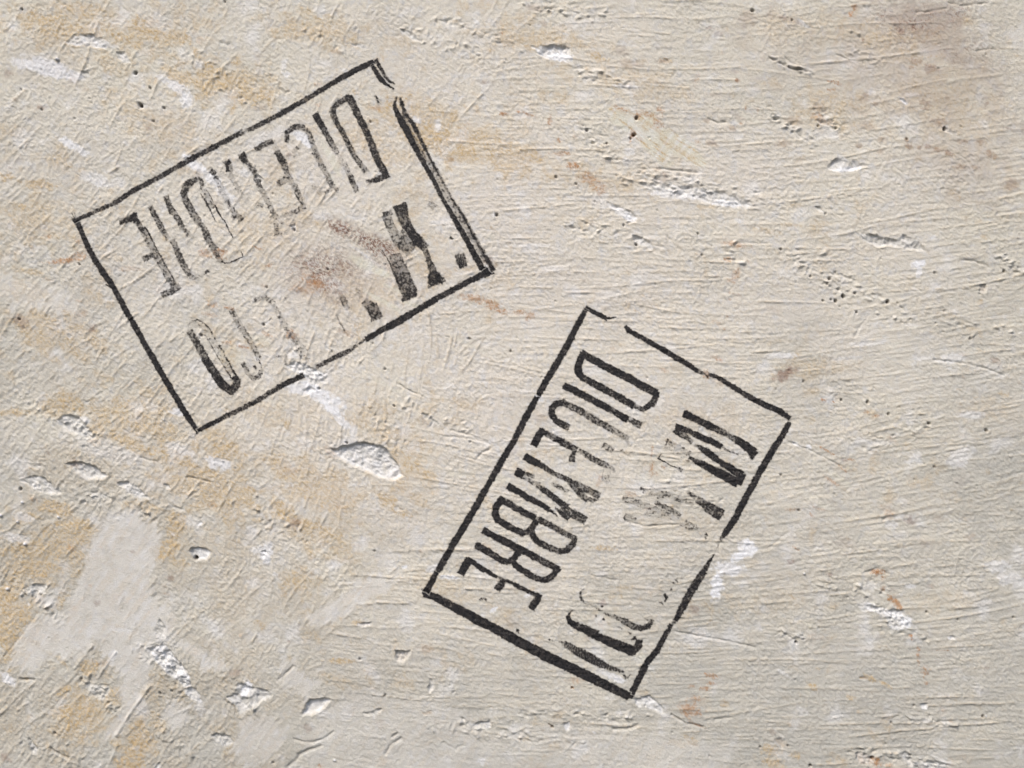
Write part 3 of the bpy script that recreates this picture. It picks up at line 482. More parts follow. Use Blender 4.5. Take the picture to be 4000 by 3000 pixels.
# pinholes
PIN = [(85,36,6),(163,275,4),(133,275,3),(530,285,8),(550,411,10),(641,422,6),(587,344,5),(600,474,5),(513,363,3),(453,498,4),(242,286,3),(627,345,3),(565,463,3),(82,351,4),(351,385,4),(162,428,5),(24,110,4),(255,18,4),(305,684,3),(90,600,3),(789,170,3),(878,5,5),
 (74,1247,5),(94,1283,4),(310,1033,5),(785,1309,7),(1940,840,8),(1148,897,7),(1281,1053,5),(1030,1268,6),(2487,461,8),(2476,527,8),(2463,541,5),(2486,956,7),(2436,881,5),(2726,913,5),(2741,996,5),(2560,1112,4),(2170,1177,4),(2323,788,4),(2567,822,4),(2441,976,4),(2780,962,4),(2853,890,3),(2640,870,3),(2020,1320,4),(2118,1473,4),(2528,1477,4),
 (3240,1089,7),(3108,1103,4),(3294,1157,8),(3339,1146,5),(3264,1176,8),(3246,1170,5),(3215,1175,5),(3407,1166,4),(3407,1150,3),(3468,1179,9),(3506,1184,4),(3346,1220,6),(3556,1247,4),(3522,1259,4),(3656,1263,4),(3789,1324,5),(3922,1060,7),(3651,1066,5),(3138,1491,5),(3081,1448,4),(3696,933,4),(3165,1080,5),(3206,1033,4),(3077,1001,3),(3441,1012,4),(3224,836,5),(3049,974,5),(3230,1108,5),(3280,1199,4),(3828,1135,4),(3828,1148,4),(3683,1296,4),
 (3287,1563,6),(3389,1571,7),(3470,1618,6),(3628,1654,6),(3628,1672,4),(3852,1682,7),(3649,1825,5),(3738,1890,4),(3812,1897,4),(3396,1694,4),(3360,1684,3),(3120,1994,5),(3260,1932,4),(3050,1855,5),(3357,1974,4),(3613,2063,4),(3212,1900,3),(3133,1895,3),(3572,1874,4),(3289,1954,3),(3414,1516,4),(3511,1590,4),(3189,2205,3),(3611,1813,4),(3031,1521,3),(3104,1732,4),
 (3111,2510,8),(3619,2391,5),(3741,2420,5),(3958,2412,5),(3572,2507,4),(3107,2657,4),(3701,2730,4),(3570,2756,5),(3289,2789,4),(3631,2795,4),(3481,2824,5),(3078,2913,5),(3460,2908,4),(3407,2960,9),(3165,2990,8),(3949,2903,4),(3556,2951,5),(3839,2799,6),(3645,2812,4),(3043,2470,4),(3371,2287,4),(3312,2333,4),(3235,2773,3),(3700,2986,4),(3990,2500,3),(3623,2486,3),(3970,2485,3),(3323,2970,4),(3820,2835,4),
 (2626,2862,4),(2970,2919,5),(2771,2954,4),(2158,2840,6),(2235,2686,5),(2540,2929,3),(2406,2720,3),(2022,2463,4),(1756,2676,4),(1504,2717,5),(1405,2575,5),(1066,2980,5),(1603,2285,3),(1378,2678,3),(626,2709,6),(215,2863,6),(316,2652,5),(672,2700,5),(990,2538,4),
 (2940,41,7),(2292,509,7),(2172,692,6),(2251,719,5),(2959,420,3),(2070,99,4),(2563,294,4),(2536,537,4),(2370,560,6),(2408,686,4),(3689,504,8),(3541,543,5),(3665,268,4),(3852,212,4),(3196,492,5),(3373,247,3),(3094,78,5),(3755,495,4),(3840,390,3),
 (1832,1323,5),(1504,1442,5),(1457,1342,4),(1296,1374,4),(1147,1338,4),(1995,1372,5),(1041,1123,5),(1762,931,5),(1505,1033,4),(1540,1586,5),(1355,1730,6),(1297,1733,4),(1246,1518,6),(1463,2153,5),(1405,1789,4),(1944,702,4),(1446,475,5),(1468,672,4),(1015,706,6),(290,464,4),(1005,407,4),(1747,703,4),(1978,235,4),
 (764,2180,11),(80,1911,7),(920,1830,4),(890,1888,4),(716,1301,3),(1066,757,4),(1293,720,4),(605,783,4),(2452,2520,3),(3610,1270,3),(2990,2960,3),(3330,2620,3)]
rr = random.Random(3)
for k in range(50):
    PIN.append((rr.uniform(-200, 4200), rr.uniform(-150, 3150), rr.choice([2.5, 3, 3, 3.5])))
for x0, y0, r in PIN:
    w = window([(x0 - 20, y0 - 20), (x0 + 20, y0 + 20)], r); x = PX[w]; y = PY[w]
    an = (x0 * 7.3) % 3; e = 1 + .5 * ((y0 * 1.7) % 1)
    u = (x - x0) * math.cos(an) + (y - y0) * math.sin(an); v = -(x - x0) * math.sin(an) + (y - y0) * math.cos(an)
    d = np.sqrt((u / e) ** 2 + v ** 2)
    f = sm(r * .72 + 2.4, r * .5 - 1.5, d)
    H[w] += -(r * 2.2 if r > 4.5 else r * 1.5) * f + .5 * np.exp(-((d - r * 1.5) / 4) ** 2)
    if r > 4.6:
        np.maximum(DRT[w], (f * min(1, r * .09)).astype(np.float32), out=DRT[w])
# small raised crumbs of plaster
for x0, y0, r in [(228,2020,7),(99,2124,9),(70,2038,6),(88,1961,7),(5,2013,7),(225,232,8),(1307,2969,6),(3850,2796,4),(3540,2430,7),(870,1800,4),(640,1640,4),(214,620,5),(30,2300,9),(1265,690,4),(3140,2240,5)]:
    w = window([(x0 - 25, y0 - 25), (x0 + 25, y0 + 25)], r); x = PX[w]; y = PY[w]
    d = np.hypot(x - x0, (y - y0) * 1.2); f = sm(r * 1.25, r * .3, d)
    H[w] += r * 1.1 * f; np.maximum(WHI[w], f, out=WHI[w])

# brown pigment rubbed into the grain: scattered strongly by the grain itself
SPK = np.clip(.86 + .28 * raw + .55 * pn(PX / 11, PY / 11, 48), .25, 1.35).astype(np.float32)
OCH = np.clip(OCH * SPK, 0, 1); RUS = np.clip(RUS * SPK, 0, 1)
pits = np.clip(.42 - raw * .42 + .6 * pn(PX / 14, PY / 14, 44), 0, 1)
def rub(mask, cx, cy, rx, ry, ang, s, p=2.0):
    c, sn = math.cos(ang), math.sin(ang)
    u = ((PX - cx) * c + (PY - cy) * sn) / rx; v = (-(PX - cx) * sn + (PY - cy) * c) / ry
    f = np.exp(-(u * u + v * v) ** (p / 2)) * np.clip(.75 + .5 * big3 + .4 * fbm(PX, PY, 45, 2, 47), 0, 1.2)
    np.maximum(mask, (s * f * (.12 + 1.25 * pits)).astype(np.float32), out=mask)
rub(MAU, 1360, 905, 100, 34, .42, 1.5, 3); rub(MAU, 1480, 968, 115, 40, .45, 1.5, 3); rub(MAU, 1270, 1060, 150, 100, .2, 1.15)
rub(MAU, 1190, 1060, 90, 60, .1, .5); rub(MAU, 1300, 1150, 110, 80, .3, .5); rub(MAU, 1520, 1030, 100, 45, .6, .6); rub(MAU, 1150, 880, 80, 60, .3, .35)
rub(MAU, 1440, 1190, 80, 20, .6, .7); rub(MAU, 1420, 1130, 50, 14, .6, .7); rub(MAU, 1220, 980, 90, 40, .3, .45); rub(MAU, 3600, 90, 260, 110, 0, .85); rub(MAU, 3750, 190, 240, 110, .3, .6); rub(MAU, 1100, 640, 60, 60, .3, .15)
rub(RUS, 1230, 1110, 60, 24, .2, .7); rub(OCH, 1400, 1300, 40, 50, .3, .8)
MAU *= (1 - .85 * np.clip(CRM * 1.2, 0, 1))

def bump(x0, y0, rx, ry, an, h):
    w = window([(x0 - 22, y0 - 22), (x0 + 22, y0 + 22)], 4); x = PX[w]; y = PY[w]
    if x.size == 0: return
    c, sn = math.cos(an), math.sin(an)
    u = ((x - x0) * c + (y - y0) * sn) / rx; v = (-(x - x0) * sn + (y - y0) * c) / ry
    H[w] += h * np.exp(-(u * u + v * v))
rc = random.Random(11)
TRAIL = [((2240,270),(2460,325),26,40),((2480,650),(2980,790),40,60),((2990,215),(3180,290),16,34),((3080,1000),(3560,1260),60,90),((2280,520),(2420,640),30,40),((2030,20),(2380,60),30,40),((1560,1560),(1860,1700),50,40),((1430,1570),(1560,1760),30,40),((60,1560),(420,1700),40,60),
 ((100,1880),(620,2010),50,80),((60,2260),(240,2420),40,50),((320,2640),(460,2790),30,46),((560,2520),(720,2720),40,50),((80,2900),(300,2980),40,50),((620,2850),(760,2960),30,30),((860,2640),(1000,2760),30,30),((3340,2930),(3720,2990),26,60),((3060,2470),(3160,2510),24,20),((3380,2330),(3620,2500),50,50),
 ((1690,2830),(2260,2900),30,60),((2020,2780),(2540,2800),20,50),((3480,2800),(3760,2830),16,26),((3300,120),(3420,250),50,30),((3190,420),(3300,520),30,30),((3000,440),(3180,560),30,40),((3900,1000),(4000,1060),20,22),((2840,950),(2920,1090),30,26),((2200,860),(2560,960),40,46),((3360,1750),(3700,1640),40,26),
 ((2420,700),(2760,760),24,60),((1700,80),(2040,170),40,36),((1560,120),(1900,200),40,26),((1080,1180),(1180,1480),40,40),((960,1980),(1180,2100),60,50),((3180,2270),(3480,2300),30,26),((3660,1240),(4000,1300),30,24),((2560,1880),(2760,1980),50,26),((700,200),(980,380),50,40),((1180,100),(1380,220),40,26)]
for (xa_, ya_), (xb_, yb_), wd_, n_ in TRAIL:
    for q_ in range(int(n_ * 1.5)):
        t_ = rc.random(); xx_ = xa_ + (xb_ - xa_) * t_ + rc.gauss(0, wd_ * .5); yy_ = ya_ + (yb_ - ya_) * t_ + rc.gauss(0, wd_ * .5)
        flat_ = xx_ > 1800
        bump(xx_, yy_, rc.uniform(4, 13), rc.uniform(3, 5), (rc.gauss(0, .35) if flat_ else rc.gauss(-.9, .5)), rc.choice([1, 1, 1, -1.2]) * rc.lognormvariate(math.log(2.6), .45))
# let all relief die out at the edge of the chart
ed = np.minimum.reduce([PX - X0, X1 - PX, PY - Y0, Y1 - PY]); fade = sm(0, 60, ed)
H *= fade
for m_ in (OCH, WHI, RUS, MAU, GRY, DRT, CRM): m_ *= fade
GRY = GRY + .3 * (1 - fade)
PNK = PNK * fade + .4 * (1 - fade)

# ------------------------------------------------------------------ materials
def new_mat(name):
    m = bpy.data.materials.new(name); m.use_nodes = True
    nt = m.node_tree; nt.nodes.clear()
    return m, nt
def N(nt, typ, **kw):
    n = nt.nodes.new(typ)
    for k, v in kw.items(): setattr(n, k, v)
    return n
def noise(nt, pos, scale, detail=3, rough=.6, vec=None):
    n = N(nt, 'ShaderNodeTexNoise'); n.inputs['Scale'].default_value = scale
    n.inputs['Detail'].default_value = detail; n.inputs['Roughness'].default_value = rough
    if vec is not None:
        mp = N(nt, 'ShaderNodeMapping'); mp.inputs['Scale'].default_value = vec[0]; mp.inputs['Rotation'].default_value = vec[1]
        nt.links.new(pos, mp.inputs['Vector']); pos = mp.outputs[0]
    nt.links.new(pos, n.inputs['Vector']); return n.outputs['Fac']
def ramp(nt, fac, a, b, lo=0.0, hi=1.0):
    n = N(nt, 'ShaderNodeMapRange'); n.interpolation_type = 'SMOOTHSTEP'
    n.inputs['From Min'].default_value = a; n.inputs['From Max'].default_value = b
    n.inputs['To Min'].default_value = lo; n.inputs['To Max'].default_value = hi
    nt.links.new(fac, n.inputs['Value']); return n.outputs['Result']
def mul(nt, a, b, op='MULTIPLY'):
    n = N(nt, 'ShaderNodeMath', operation=op)
    for i, v in enumerate((a, b)):
        if isinstance(v, (int, float)): n.inputs[i].default_value = v
        else: nt.links.new(v, n.inputs[i])
    return n.outputs[0]
def mixc(nt, fac, c1, c2):
    n = N(nt, 'ShaderNodeMix', data_type='RGBA')
    ins = [s for s in n.inputs if s.name in ('A', 'B') and s.type == 'RGBA']; f = n.inputs['Factor']
    if isinstance(fac, (int, float)): f.default_value = fac
    else: nt.links.new(fac, f)
    for s, c in zip(ins, (c1, c2)):
        if isinstance(c, tuple): s.default_value = (*c, 1)
        else: nt.links.new(c, s)
    return [s for s in n.outputs if s.type == 'RGBA'][0]

def plaster_material():
    m, nt = new_mat('weathered_plaster'); L = nt.links
    out = N(nt, 'ShaderNodeOutputMaterial'); b = N(nt, 'ShaderNodeBsdfPrincipled')
    L.new(b.outputs[0], out.inputs['Surface'])
    geo = N(nt, 'ShaderNodeNewGeometry'); pos = geo.outputs['Position']
    a1 = N(nt, 'ShaderNodeAttribute', attribute_name='stain'); a2 = N(nt, 'ShaderNodeAttribute', attribute_name='coat')
    s1 = N(nt, 'ShaderNodeSeparateColor'); s2 = N(nt, 'ShaderNodeSeparateColor')
    L.new(a1.outputs['Color'], s1.inputs[0]); L.new(a2.outputs['Color'], s2.inputs[0])
    och, whi, rus, mau = s1.outputs[0], s1.outputs[1], s1.outputs[2], a1.outputs['Alpha']
    gry, pnk, drt, crm = s2.outputs[0], s2.outputs[1], s2.outputs[2], a2.outputs['Alpha']
    nf = noise(nt, pos, 900, 2, .7); nm = noise(nt, pos, 170, 4, .65); nl = noise(nt, pos, 45, 4, .6)
    spk = ramp(nt, nm, .32, .68); spf = ramp(nt, nf, .3, .7)
    c = mixc(nt, pnk, CREAM, PINKY)
    c = mixc(nt, mul(nt, spk, .45), c, (0.60, 0.545, 0.445))
    c = mixc(nt, mul(nt, ramp(nt, noise(nt, pos, 95, 3, .7), .48, .68), .55), c, (0.53, 0.54, 0.56))
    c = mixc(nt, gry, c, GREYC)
    c = mixc(nt, mul(nt, crm, .8), c, (0.60, 0.59, 0.50))
    c = mixc(nt, mul(nt, och, ramp(nt, nm, .25, .62, .35, .95)), c, OCHC)
    c = mixc(nt, mul(nt, whi, ramp(nt, nm, .2, .6, .6, 1)), c, WHITC)
    c = mixc(nt, mul(nt, mau, ramp(nt, nf, .3, .65, .55, 1.0)), c, MAUC)
    c = mixc(nt, mul(nt, rus, ramp(nt, nm, .28, .6, .3, 1)), c, RUSC)
    c = mixc(nt, mul(nt, drt, .92), c, (0.055, 0.035, 0.022))
    # grain of the pigment itself
    hs = N(nt, 'ShaderNodeHueSaturation'); L.new(c, hs.inputs['Color'])
    L.new(ramp(nt, nf, .2, .8, .90, 1.10), hs.inputs['Value'])
    L.new(hs.outputs[0], b.inputs['Base Color'])
    b.inputs['Roughness'].default_value = .82; b.inputs['Specular IOR Level'].default_value = .25
    nb = noise(nt, pos, 1250, 2, .65); nb2 = noise(nt, pos, 520, 2, .5)
    bp = N(nt, 'ShaderNodeBump'); bp.inputs['Strength'].default_value = .9; bp.inputs['Distance'].default_value = .0006
    L.new(mul(nt, nb, mul(nt, nb2, .45), 'ADD'), bp.inputs['Height']); L.new(bp.outputs[0], b.inputs['Normal'])
    return m
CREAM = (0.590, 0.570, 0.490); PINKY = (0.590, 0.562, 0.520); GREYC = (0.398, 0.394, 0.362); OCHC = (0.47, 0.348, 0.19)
WHITC = (0.71, 0.725, 0.755); MAUC = (0.215, 0.14, 0.108); RUSC = (0.36, 0.19, 0.085)
PLASTER = plaster_material()

def ink_material():
    m, nt = new_mat('worn_black_ink'); L = nt.links
    out = N(nt, 'ShaderNodeOutputMaterial'); b = N(nt, 'ShaderNodeBsdfPrincipled')
    L.new(b.outputs[0], out.inputs['Surface'])
    geo = N(nt, 'ShaderNodeNewGeometry'); pos = geo.outputs['Position']
    a = N(nt, 'ShaderNodeAttribute', attribute_name='ink'); s = N(nt, 'ShaderNodeSeparateColor'); L.new(a.outputs['Color'], s.inputs[0])
    nf = noise(nt, pos, 1100, 2, .7); nm = noise(nt, pos, 330, 3, .65)
    c = mixc(nt, ramp(nt, nm, .4, .7), (0.011, 0.011, 0.013), (0.036, 0.033, 0.032))
    c = mixc(nt, s.outputs[1], c, (0.075, 0.064, 0.058))
    L.new(c, b.inputs['Base Color'])
    # finest breaks in the film where the ink skipped over the grain
    al = mul(nt, s.outputs[0], ramp(nt, nf, .22, .6, .80, 1.06)); al = mul(nt, al, 1.0, 'MINIMUM')
    L.new(al, b.inputs['Alpha'])
    b.inputs['Roughness'].default_value = .7; b.inputs['Specular IOR Level'].default_value = .2
    return m
INK = ink_material()

# ------------------------------------------------------------------ mesh builders
def mk(name, V, F, mat, parent=None, attrs=None, loc=(0, 0, 0)):
    me = bpy.data.meshes.new(name)
    V = V - np.array(loc)
    me.vertices.add(len(V)); me.vertices.foreach_set('co', V.astype(np.float32).ravel())
    me.loops.add(F.size); me.loops.foreach_set('vertex_index', F.astype(np.int32).ravel())
    me.polygons.add(len(F)); k = F.shape[1]
    me.polygons.foreach_set('loop_start', np.arange(0, F.size, k, dtype=np.int32))
    me.update(calc_edges=True)
    me.polygons.foreach_set('use_smooth', np.ones(len(F), bool))
    for an, arr in (attrs or {}).items():
        at = me.attributes.new(an, 'FLOAT_COLOR', 'POINT'); at.data.foreach_set('color', arr.astype(np.float32).ravel())
    me.materials.append(mat); me.validate(); me.update()
    ob = bpy.data.objects.new(name, me); COL.objects.link(ob)
    if parent is not None: ob.parent = parent
    else: ob.location = loc
    return ob
VX = (PX - 2000) * S; VZ = (1500 - PY) * S; VY = -H * S
V_ALL = np.stack([VX, VY, VZ], -1).reshape(-1, 3)
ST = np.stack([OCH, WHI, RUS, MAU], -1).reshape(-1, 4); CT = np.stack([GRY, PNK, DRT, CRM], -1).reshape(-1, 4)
j, i = np.meshgrid(np.arange(NY - 1), np.arange(NX - 1), indexing='ij')
v00 = (j * NX + i).ravel(); v10 = v00 + 1; v01 = v00 + NX; v11 = v01 + 1
TRI = np.stack([np.stack([v00, v01, v11], -1), np.stack([v00, v11, v10], -1)], 1)      # [cell, 2, 3]; every cell split along v00-v11
cellid = np.maximum.reduce([PID.ravel()[v00], PID.ravel()[v11], PID.ravel()[v10], PID.ravel()[v01]])

def submesh(name, cells, parent):
    F = TRI[cells].reshape(-1, 3)
    u, inv = np.unique(F, return_inverse=True)
    return mk(name, V_ALL[u], inv.reshape(F.shape), PLASTER, parent, {'stain': ST[u], 'coat': CT[u]})

# main face of the wall plus the plain coat that goes on round it and the body of the wall behind
cells = np.nonzero(cellid < 0)[0]
F = TRI[cells].reshape(-1, 3)
u, inv = np.unique(F, return_inverse=True); F = inv.reshape(F.shape)
xa, xb, za, zb = (X0 - 2000) * S, (X1 - 2000) * S, (1500 - Y0) * S, (1500 - Y1) * S
OX, OZ, TH = 1.7, 1.25, 0.12
ev = np.array([[-OX,0,OZ],[OX,0,OZ],[OX,0,-OZ],[-OX,0,-OZ],[xa,0,za],[xb,0,za],[xb,0,zb],[xa,0,zb],
               [-OX,TH,OZ],[OX,TH,OZ],[OX,TH,-OZ],[-OX,TH,-OZ]], float)
eq = [(0,4,5,1),(1,5,6,2),(2,6,7,3),(3,7,4,0),(8,9,10,11),(0,1,9,8),(1,2,10,9),(2,3,11,10),(3,0,8,11)]
et = []
for q in eq: et += [(q[0], q[1], q[2]), (q[0], q[2], q[3])]
V = np.concatenate([V_ALL[u], ev]); F = np.concatenate([F, np.array(et) + len(u)])
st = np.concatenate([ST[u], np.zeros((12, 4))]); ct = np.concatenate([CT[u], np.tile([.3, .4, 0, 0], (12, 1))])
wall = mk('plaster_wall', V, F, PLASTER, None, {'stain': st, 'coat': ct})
fl = np.ones(len(wall.data.polygons), bool); fl[-len(et):] = False
wall.data.polygons.foreach_set('use_smooth', fl)
wall['label'] = 'cream and ochre stained plaster wall, scratched and chipped, carrying both black stamps'
wall['category'] = 'wall'
for k in range(len(CH)):
    cells = np.nonzero(cellid == k)[0]
    if len(cells) > 6: submesh('chipped_hollow', cells, wall)

# ------------------------------------------------------------------ ink: laid on the very same relief, cell by cell, on a grid twice as fine
H2 = np.zeros((2 * NY - 1, 2 * NX - 1))
H2[::2, ::2] = H; H2[::2, 1::2] = (H[:, :-1] + H[:, 1:]) / 2; H2[1::2, ::2] = (H[:-1] + H[1:]) / 2
H2[1::2, 1::2] = (H[:-1, :-1] + H[1:, 1:]) / 2
LIFT = 0.22
RN = rng.standard_normal((512, 512))
def density(strokes, x, y, jx, jy):
    D = np.zeros(x.shape)
    for stq in strokes:
        soft = 3.7
        if isinstance(stq, dict): soft = stq.get('soft', 2.2); stq = stq['p']
        for kseg, ((ax, ay, aw, ad), (bx, by, bw, bd)) in enumerate(zip(stq[:-1], stq[1:])):
            ex, ey = bx - ax, by - ay; L2 = ex * ex + ey * ey + 1e-6
            m = max(aw, bw) + 10
            sel = (jx > min(ax, bx) - m) & (jx < max(ax, bx) + m) & (jy > min(ay, by) - m) & (jy < max(ay, by) + m)
            if not sel.any(): continue
            xx = jx[sel]; yy = jy[sel]
            t = np.clip(((xx - ax) * ex + (yy - ay) * ey) / L2, 0, 1)
            L1 = math.sqrt(L2); ov = ((xx - ax) * ex + (yy - ay) * ey) / L1
            perp = np.abs((xx - ax) * ey - (yy - ay) * ex) / L1
            q = np.hypot(xx - ax - t * ex, yy - ay - t * ey)
            wd = (aw + (bw - aw) * t) / 2; dn = ad + (bd - ad) * t
            if kseg == 0: q = np.where(ov < 0, np.maximum(perp, -ov + wd - min(8, aw / 2.4)), q)       # square-cut ends
            if kseg == len(stq) - 2: q = np.where(ov > L1, np.maximum(perp, ov - L1 + wd - min(8, bw / 2.4)), q)
            # a stamp squeezes ink towards its edge: rims slightly darker than the middle
            e = sm(soft, -soft, q - wd) * (dn + .10 * sm(wd * .55, wd * .9, q) * (dn > .15))
            D[sel] = np.maximum(D[sel], e)
    return D
def ink_part(name, strokes, parent, loc, mode='stamp', label=None):
    pts = [p for s_ in strokes for p in (s_['p'] if isinstance(s_, dict) else s_)]
    xs = [p[0] for p in pts]; ys = [p[1] for p in pts]; m = max(p[2] for p in pts) / 2 + 12
    i0 = int((min(xs) - m - X0) / 4) * 2; i1 = int((max(xs) + m - X0) / 4 + 1) * 2
    j0 = int((min(ys) - m - Y0) / 4) * 2; j1 = int((max(ys) + m - Y0) / 4 + 1) * 2
    ii, jj = np.meshgrid(np.arange(i0, i1 + 1), np.arange(j0, j1 + 1))
    x = X0 + ii * 2.0; y = Y0 + jj * 2.0
    n1 = pn(x / 8.5, y / 8.5, 201) + .22 * RN[jj & 511, ii & 511]; n2 = pn(x / 17, y / 17, 205); n3 = pn(x / 48, y / 48, 209)
    jx = x + 2.4 * pn(x / 9, y / 9, 211) + 2.0 * pn(x / 30, y / 30, 213); jy = y + 2.4 * pn(x / 9, y / 9, 215) + 2.0 * pn(x / 30, y / 30, 217)
    D = density(strokes, x, y, jx, jy)
    if parent is A and name == 'letter': D = D * .88
    if name == 'frame_line': D = D * .95
    rd = H2[jj, ii]; gr = rd - blur_local(rd)
    thr = .56 + .62 * n1 + .42 * n2 + .34 * n3 - .13 * np.clip(gr, -2.5, 2.5)
    if mode == 'comb':
        c, s_ = math.cos(1.45), math.sin(1.45)
        thr = .5 + .34 * np.sin((x * .93 + y * .15 + 7 * n2 + 9 * n3) * .62) + .4 * n1 + .25 * n2
    film = sm(thr - .22, thr + .22, D)
    a = film * np.clip(.55 + .45 * D, 0, .985) + (1 - film) * np.clip(D - .04, 0, 1) * .66
    a *= sm(0.0, .12, D)
    tone = np.clip(.62 - .55 * D + .35 * n2 + .2 * n3, 0, 1) * .9
    # ink knocked off the tallest burrs
    a *= 1 - .35 * sm(1.2, 3.2, gr)
    keep = a > .02
    nyl, nxl = x.shape
    cj, ci_ = np.meshgrid(np.arange(nyl - 1), np.arange(nxl - 1), indexing='ij')
    kc = (keep[:-1, :-1] | keep[1:, :-1] | keep[:-1, 1:] | keep[1:, 1:])
    cj = cj[kc]; ci_ = ci_[kc]
    a00 = cj * nxl + ci_; a10 = a00 + 1; a01 = a00 + nxl; a11 = a01 + 1
    F = np.concatenate([np.stack([a00, a01, a11], -1), np.stack([a00, a11, a10], -1)])
    if len(F) < 4: return None
    V = np.stack([(x - 2000) * S, -(rd + LIFT) * S, (1500 - y) * S], -1).reshape(-1, 3)
    C = np.stack([a, tone, D, np.ones_like(a)], -1).reshape(-1, 4)
    u, inv = np.unique(F, return_inverse=True)
    ob = mk(name, V[u], inv.reshape(F.shape), INK, parent, {'ink': C[u]}, loc)
    if label: ob['label'] = label
    return ob
def blur_local(a):
    b = np.pad(a, 4, mode='edge'); o = np.zeros_like(a); n = 0
    for dy in (0, 2, 4, 6, 8):
        for dx in (0, 2, 4, 6, 8):
            o += b[dy:dy + a.shape[0], dx:dx + a.shape[1]]; n += 1
    return o / n

def P(pts, w, d):
    """polyline with constant or per-point width and density"""
    n = len(pts)
    w = [w] * n if isinstance(w, (int, float)) else list(w); d = [d] * n if isinstance(d, (int, float)) else list(d)
    if len(w) != n: w = list(np.interp(np.linspace(0, 1, n), np.linspace(0, 1, len(w)), w))
    if len(d) != n: d = list(np.interp(np.linspace(0, 1, n), np.linspace(0, 1, len(d)), d))
    return [(p[0], p[1], ww, dd) for p, ww, dd in zip(pts, w, d)]
def SF(p, soft): return {'p': p, 'soft': soft}

# stamp A, upper left -------------------------------------------------
def stamp_root(name, cx, cy, label):
    e = bpy.data.objects.new(name, None); COL.objects.link(e)
    e.location = ((cx - 2000) * S, 0, (1500 - cy) * S); e.empty_display_size = .05
    e['label'] = label; e['category'] = 'ink stamp'; e['group'] = 'rectangular date stamps printed on the wall'
    return e, tuple(e.location)
A, LA = stamp_root('ink_stamp', 1100, 960, 'worn faded black stamp, upside down at upper left, brown smear across its lower line')
sideA1 = [P([(292,862),(371,827),(450,792)], [18,15,16], [1.1,.8,.8]), P([(450,792),(511,750),(640,681),(768,610),(880,552),(945,518)], 20, [.9,1.0,.85,.9,.95,.6]),
          P([(945,518),(972,506)], 14, [.25,.3]), P([(972,506),(1000,495),(1110,437),(1230,367),(1340,300),(1400,268),(1458,242)], [16,18,20,20,19,20,20], [.6,.72,.85,.95,1.15,1.2,1.25]),
          SF(P([(279,834),(292,852)], 3, .6), 1.5), SF(P([(290,832),(296,853)], 3, .5), 1.5), SF(P([(272,846),(292,860)], 3, .5), 1.5), SF(P([(285,866),(296,862)], 6, .8), 1.5)]
ink_part('frame_line', sideA1, A, LA)
sideA2 = [P([(1456,258),(1473,288),(1490,312),(1511,330),(1538,346)], [14,18,20,10,5], [1.2,1.25,1.35,1.1,.9]), P([(1470,236),(1482,258),(1500,290),(1520,316),(1541,328)], [13,14,13,11,5], [.95,.9,.85,.9,.7]),
          P([(1547,380),(1540,407),(1546,430),(1556,450)], [6,14,18,20], [.8,1,1.05,1.1]), P([(1556,450),(1583,499),(1615,562),(1660,644),(1705,725),(1719,759),(1768,843),(1816,925),(1881,1045)], [22,26,22,19,18,17,18,22,24], [1.25,1.4,1.25,1.0,.95,.85,.95,1.1,1.25]),
          SF(P([(1562,384),(1567,400),(1578,432)], [8,14,14], [.7,.85,.8]), 4), SF(P([(1585,445),(1610,480),(1636,530),(1660,580)], [14,17,15,13], [.95,1.1,1.0,.9]), 6), SF(P([(1570,450),(1610,530),(1650,600),(1700,690),(1750,775),(1830,905),(1895,1020)], 16, [.5,.6,.45,.3,.35,.4,.4]), 6),
          SF(P([(1660,580),(1685,630),(1712,676),(1735,722),(1762,775),(1816,856),(1870,958),(1924,1050)], [10,12,12,10,9,12,14,16], [.8,.9,.8,.6,.8,.95,1.0,1.05]), 6)]
ink_part('frame_line', sideA2, A, LA)
sideA3 = [P([(1918,1060),(1845,1092),(1769,1132),(1700,1170),(1633,1210),(1575,1245),(1520,1274),(1434,1322)], [25,22,22,24,25,27,25,19], [1.25,1.15,1.0,1.05,1.1,1.15,1.1,1.1]), P([(1434,1322),(1389,1351)], [9,7], [.7,.6]),
          P([(1389,1351),(1362,1372),(1307,1397),(1240,1432)], [12,19,20,16], [.6,.75,.65,.8]), P([(1181,1468),(1108,1502),(1095,1509)], [20,20,22], [1,1.05,1.1]), P([(1095,1509),(1000,1568),(882,1627),(778,1680)], [20,19,19,15], [.75,.75,.85,1.1]),
          P([(1888,1050),(1918,1060)], 22, 1.3)]
ink_part('frame_line', sideA3, A, LA)
sideA4 = [P([(300,868),(312,888),(344,967),(398,1057),(434,1107),(466,1166),(502,1229),(570,1351),(651,1491),(723,1612),(772,1684)], [20,19,21,23,21,20,21,22,22,21,18], [1.2,1.1,1.05,1.3,1.2,1.1,1.35,1.1,1.15,1.3,1.3]),
          SF(P([(412,1110),(424,1118)], 5, .6), 2)]
ink_part('frame_line', sideA4, A, LA)
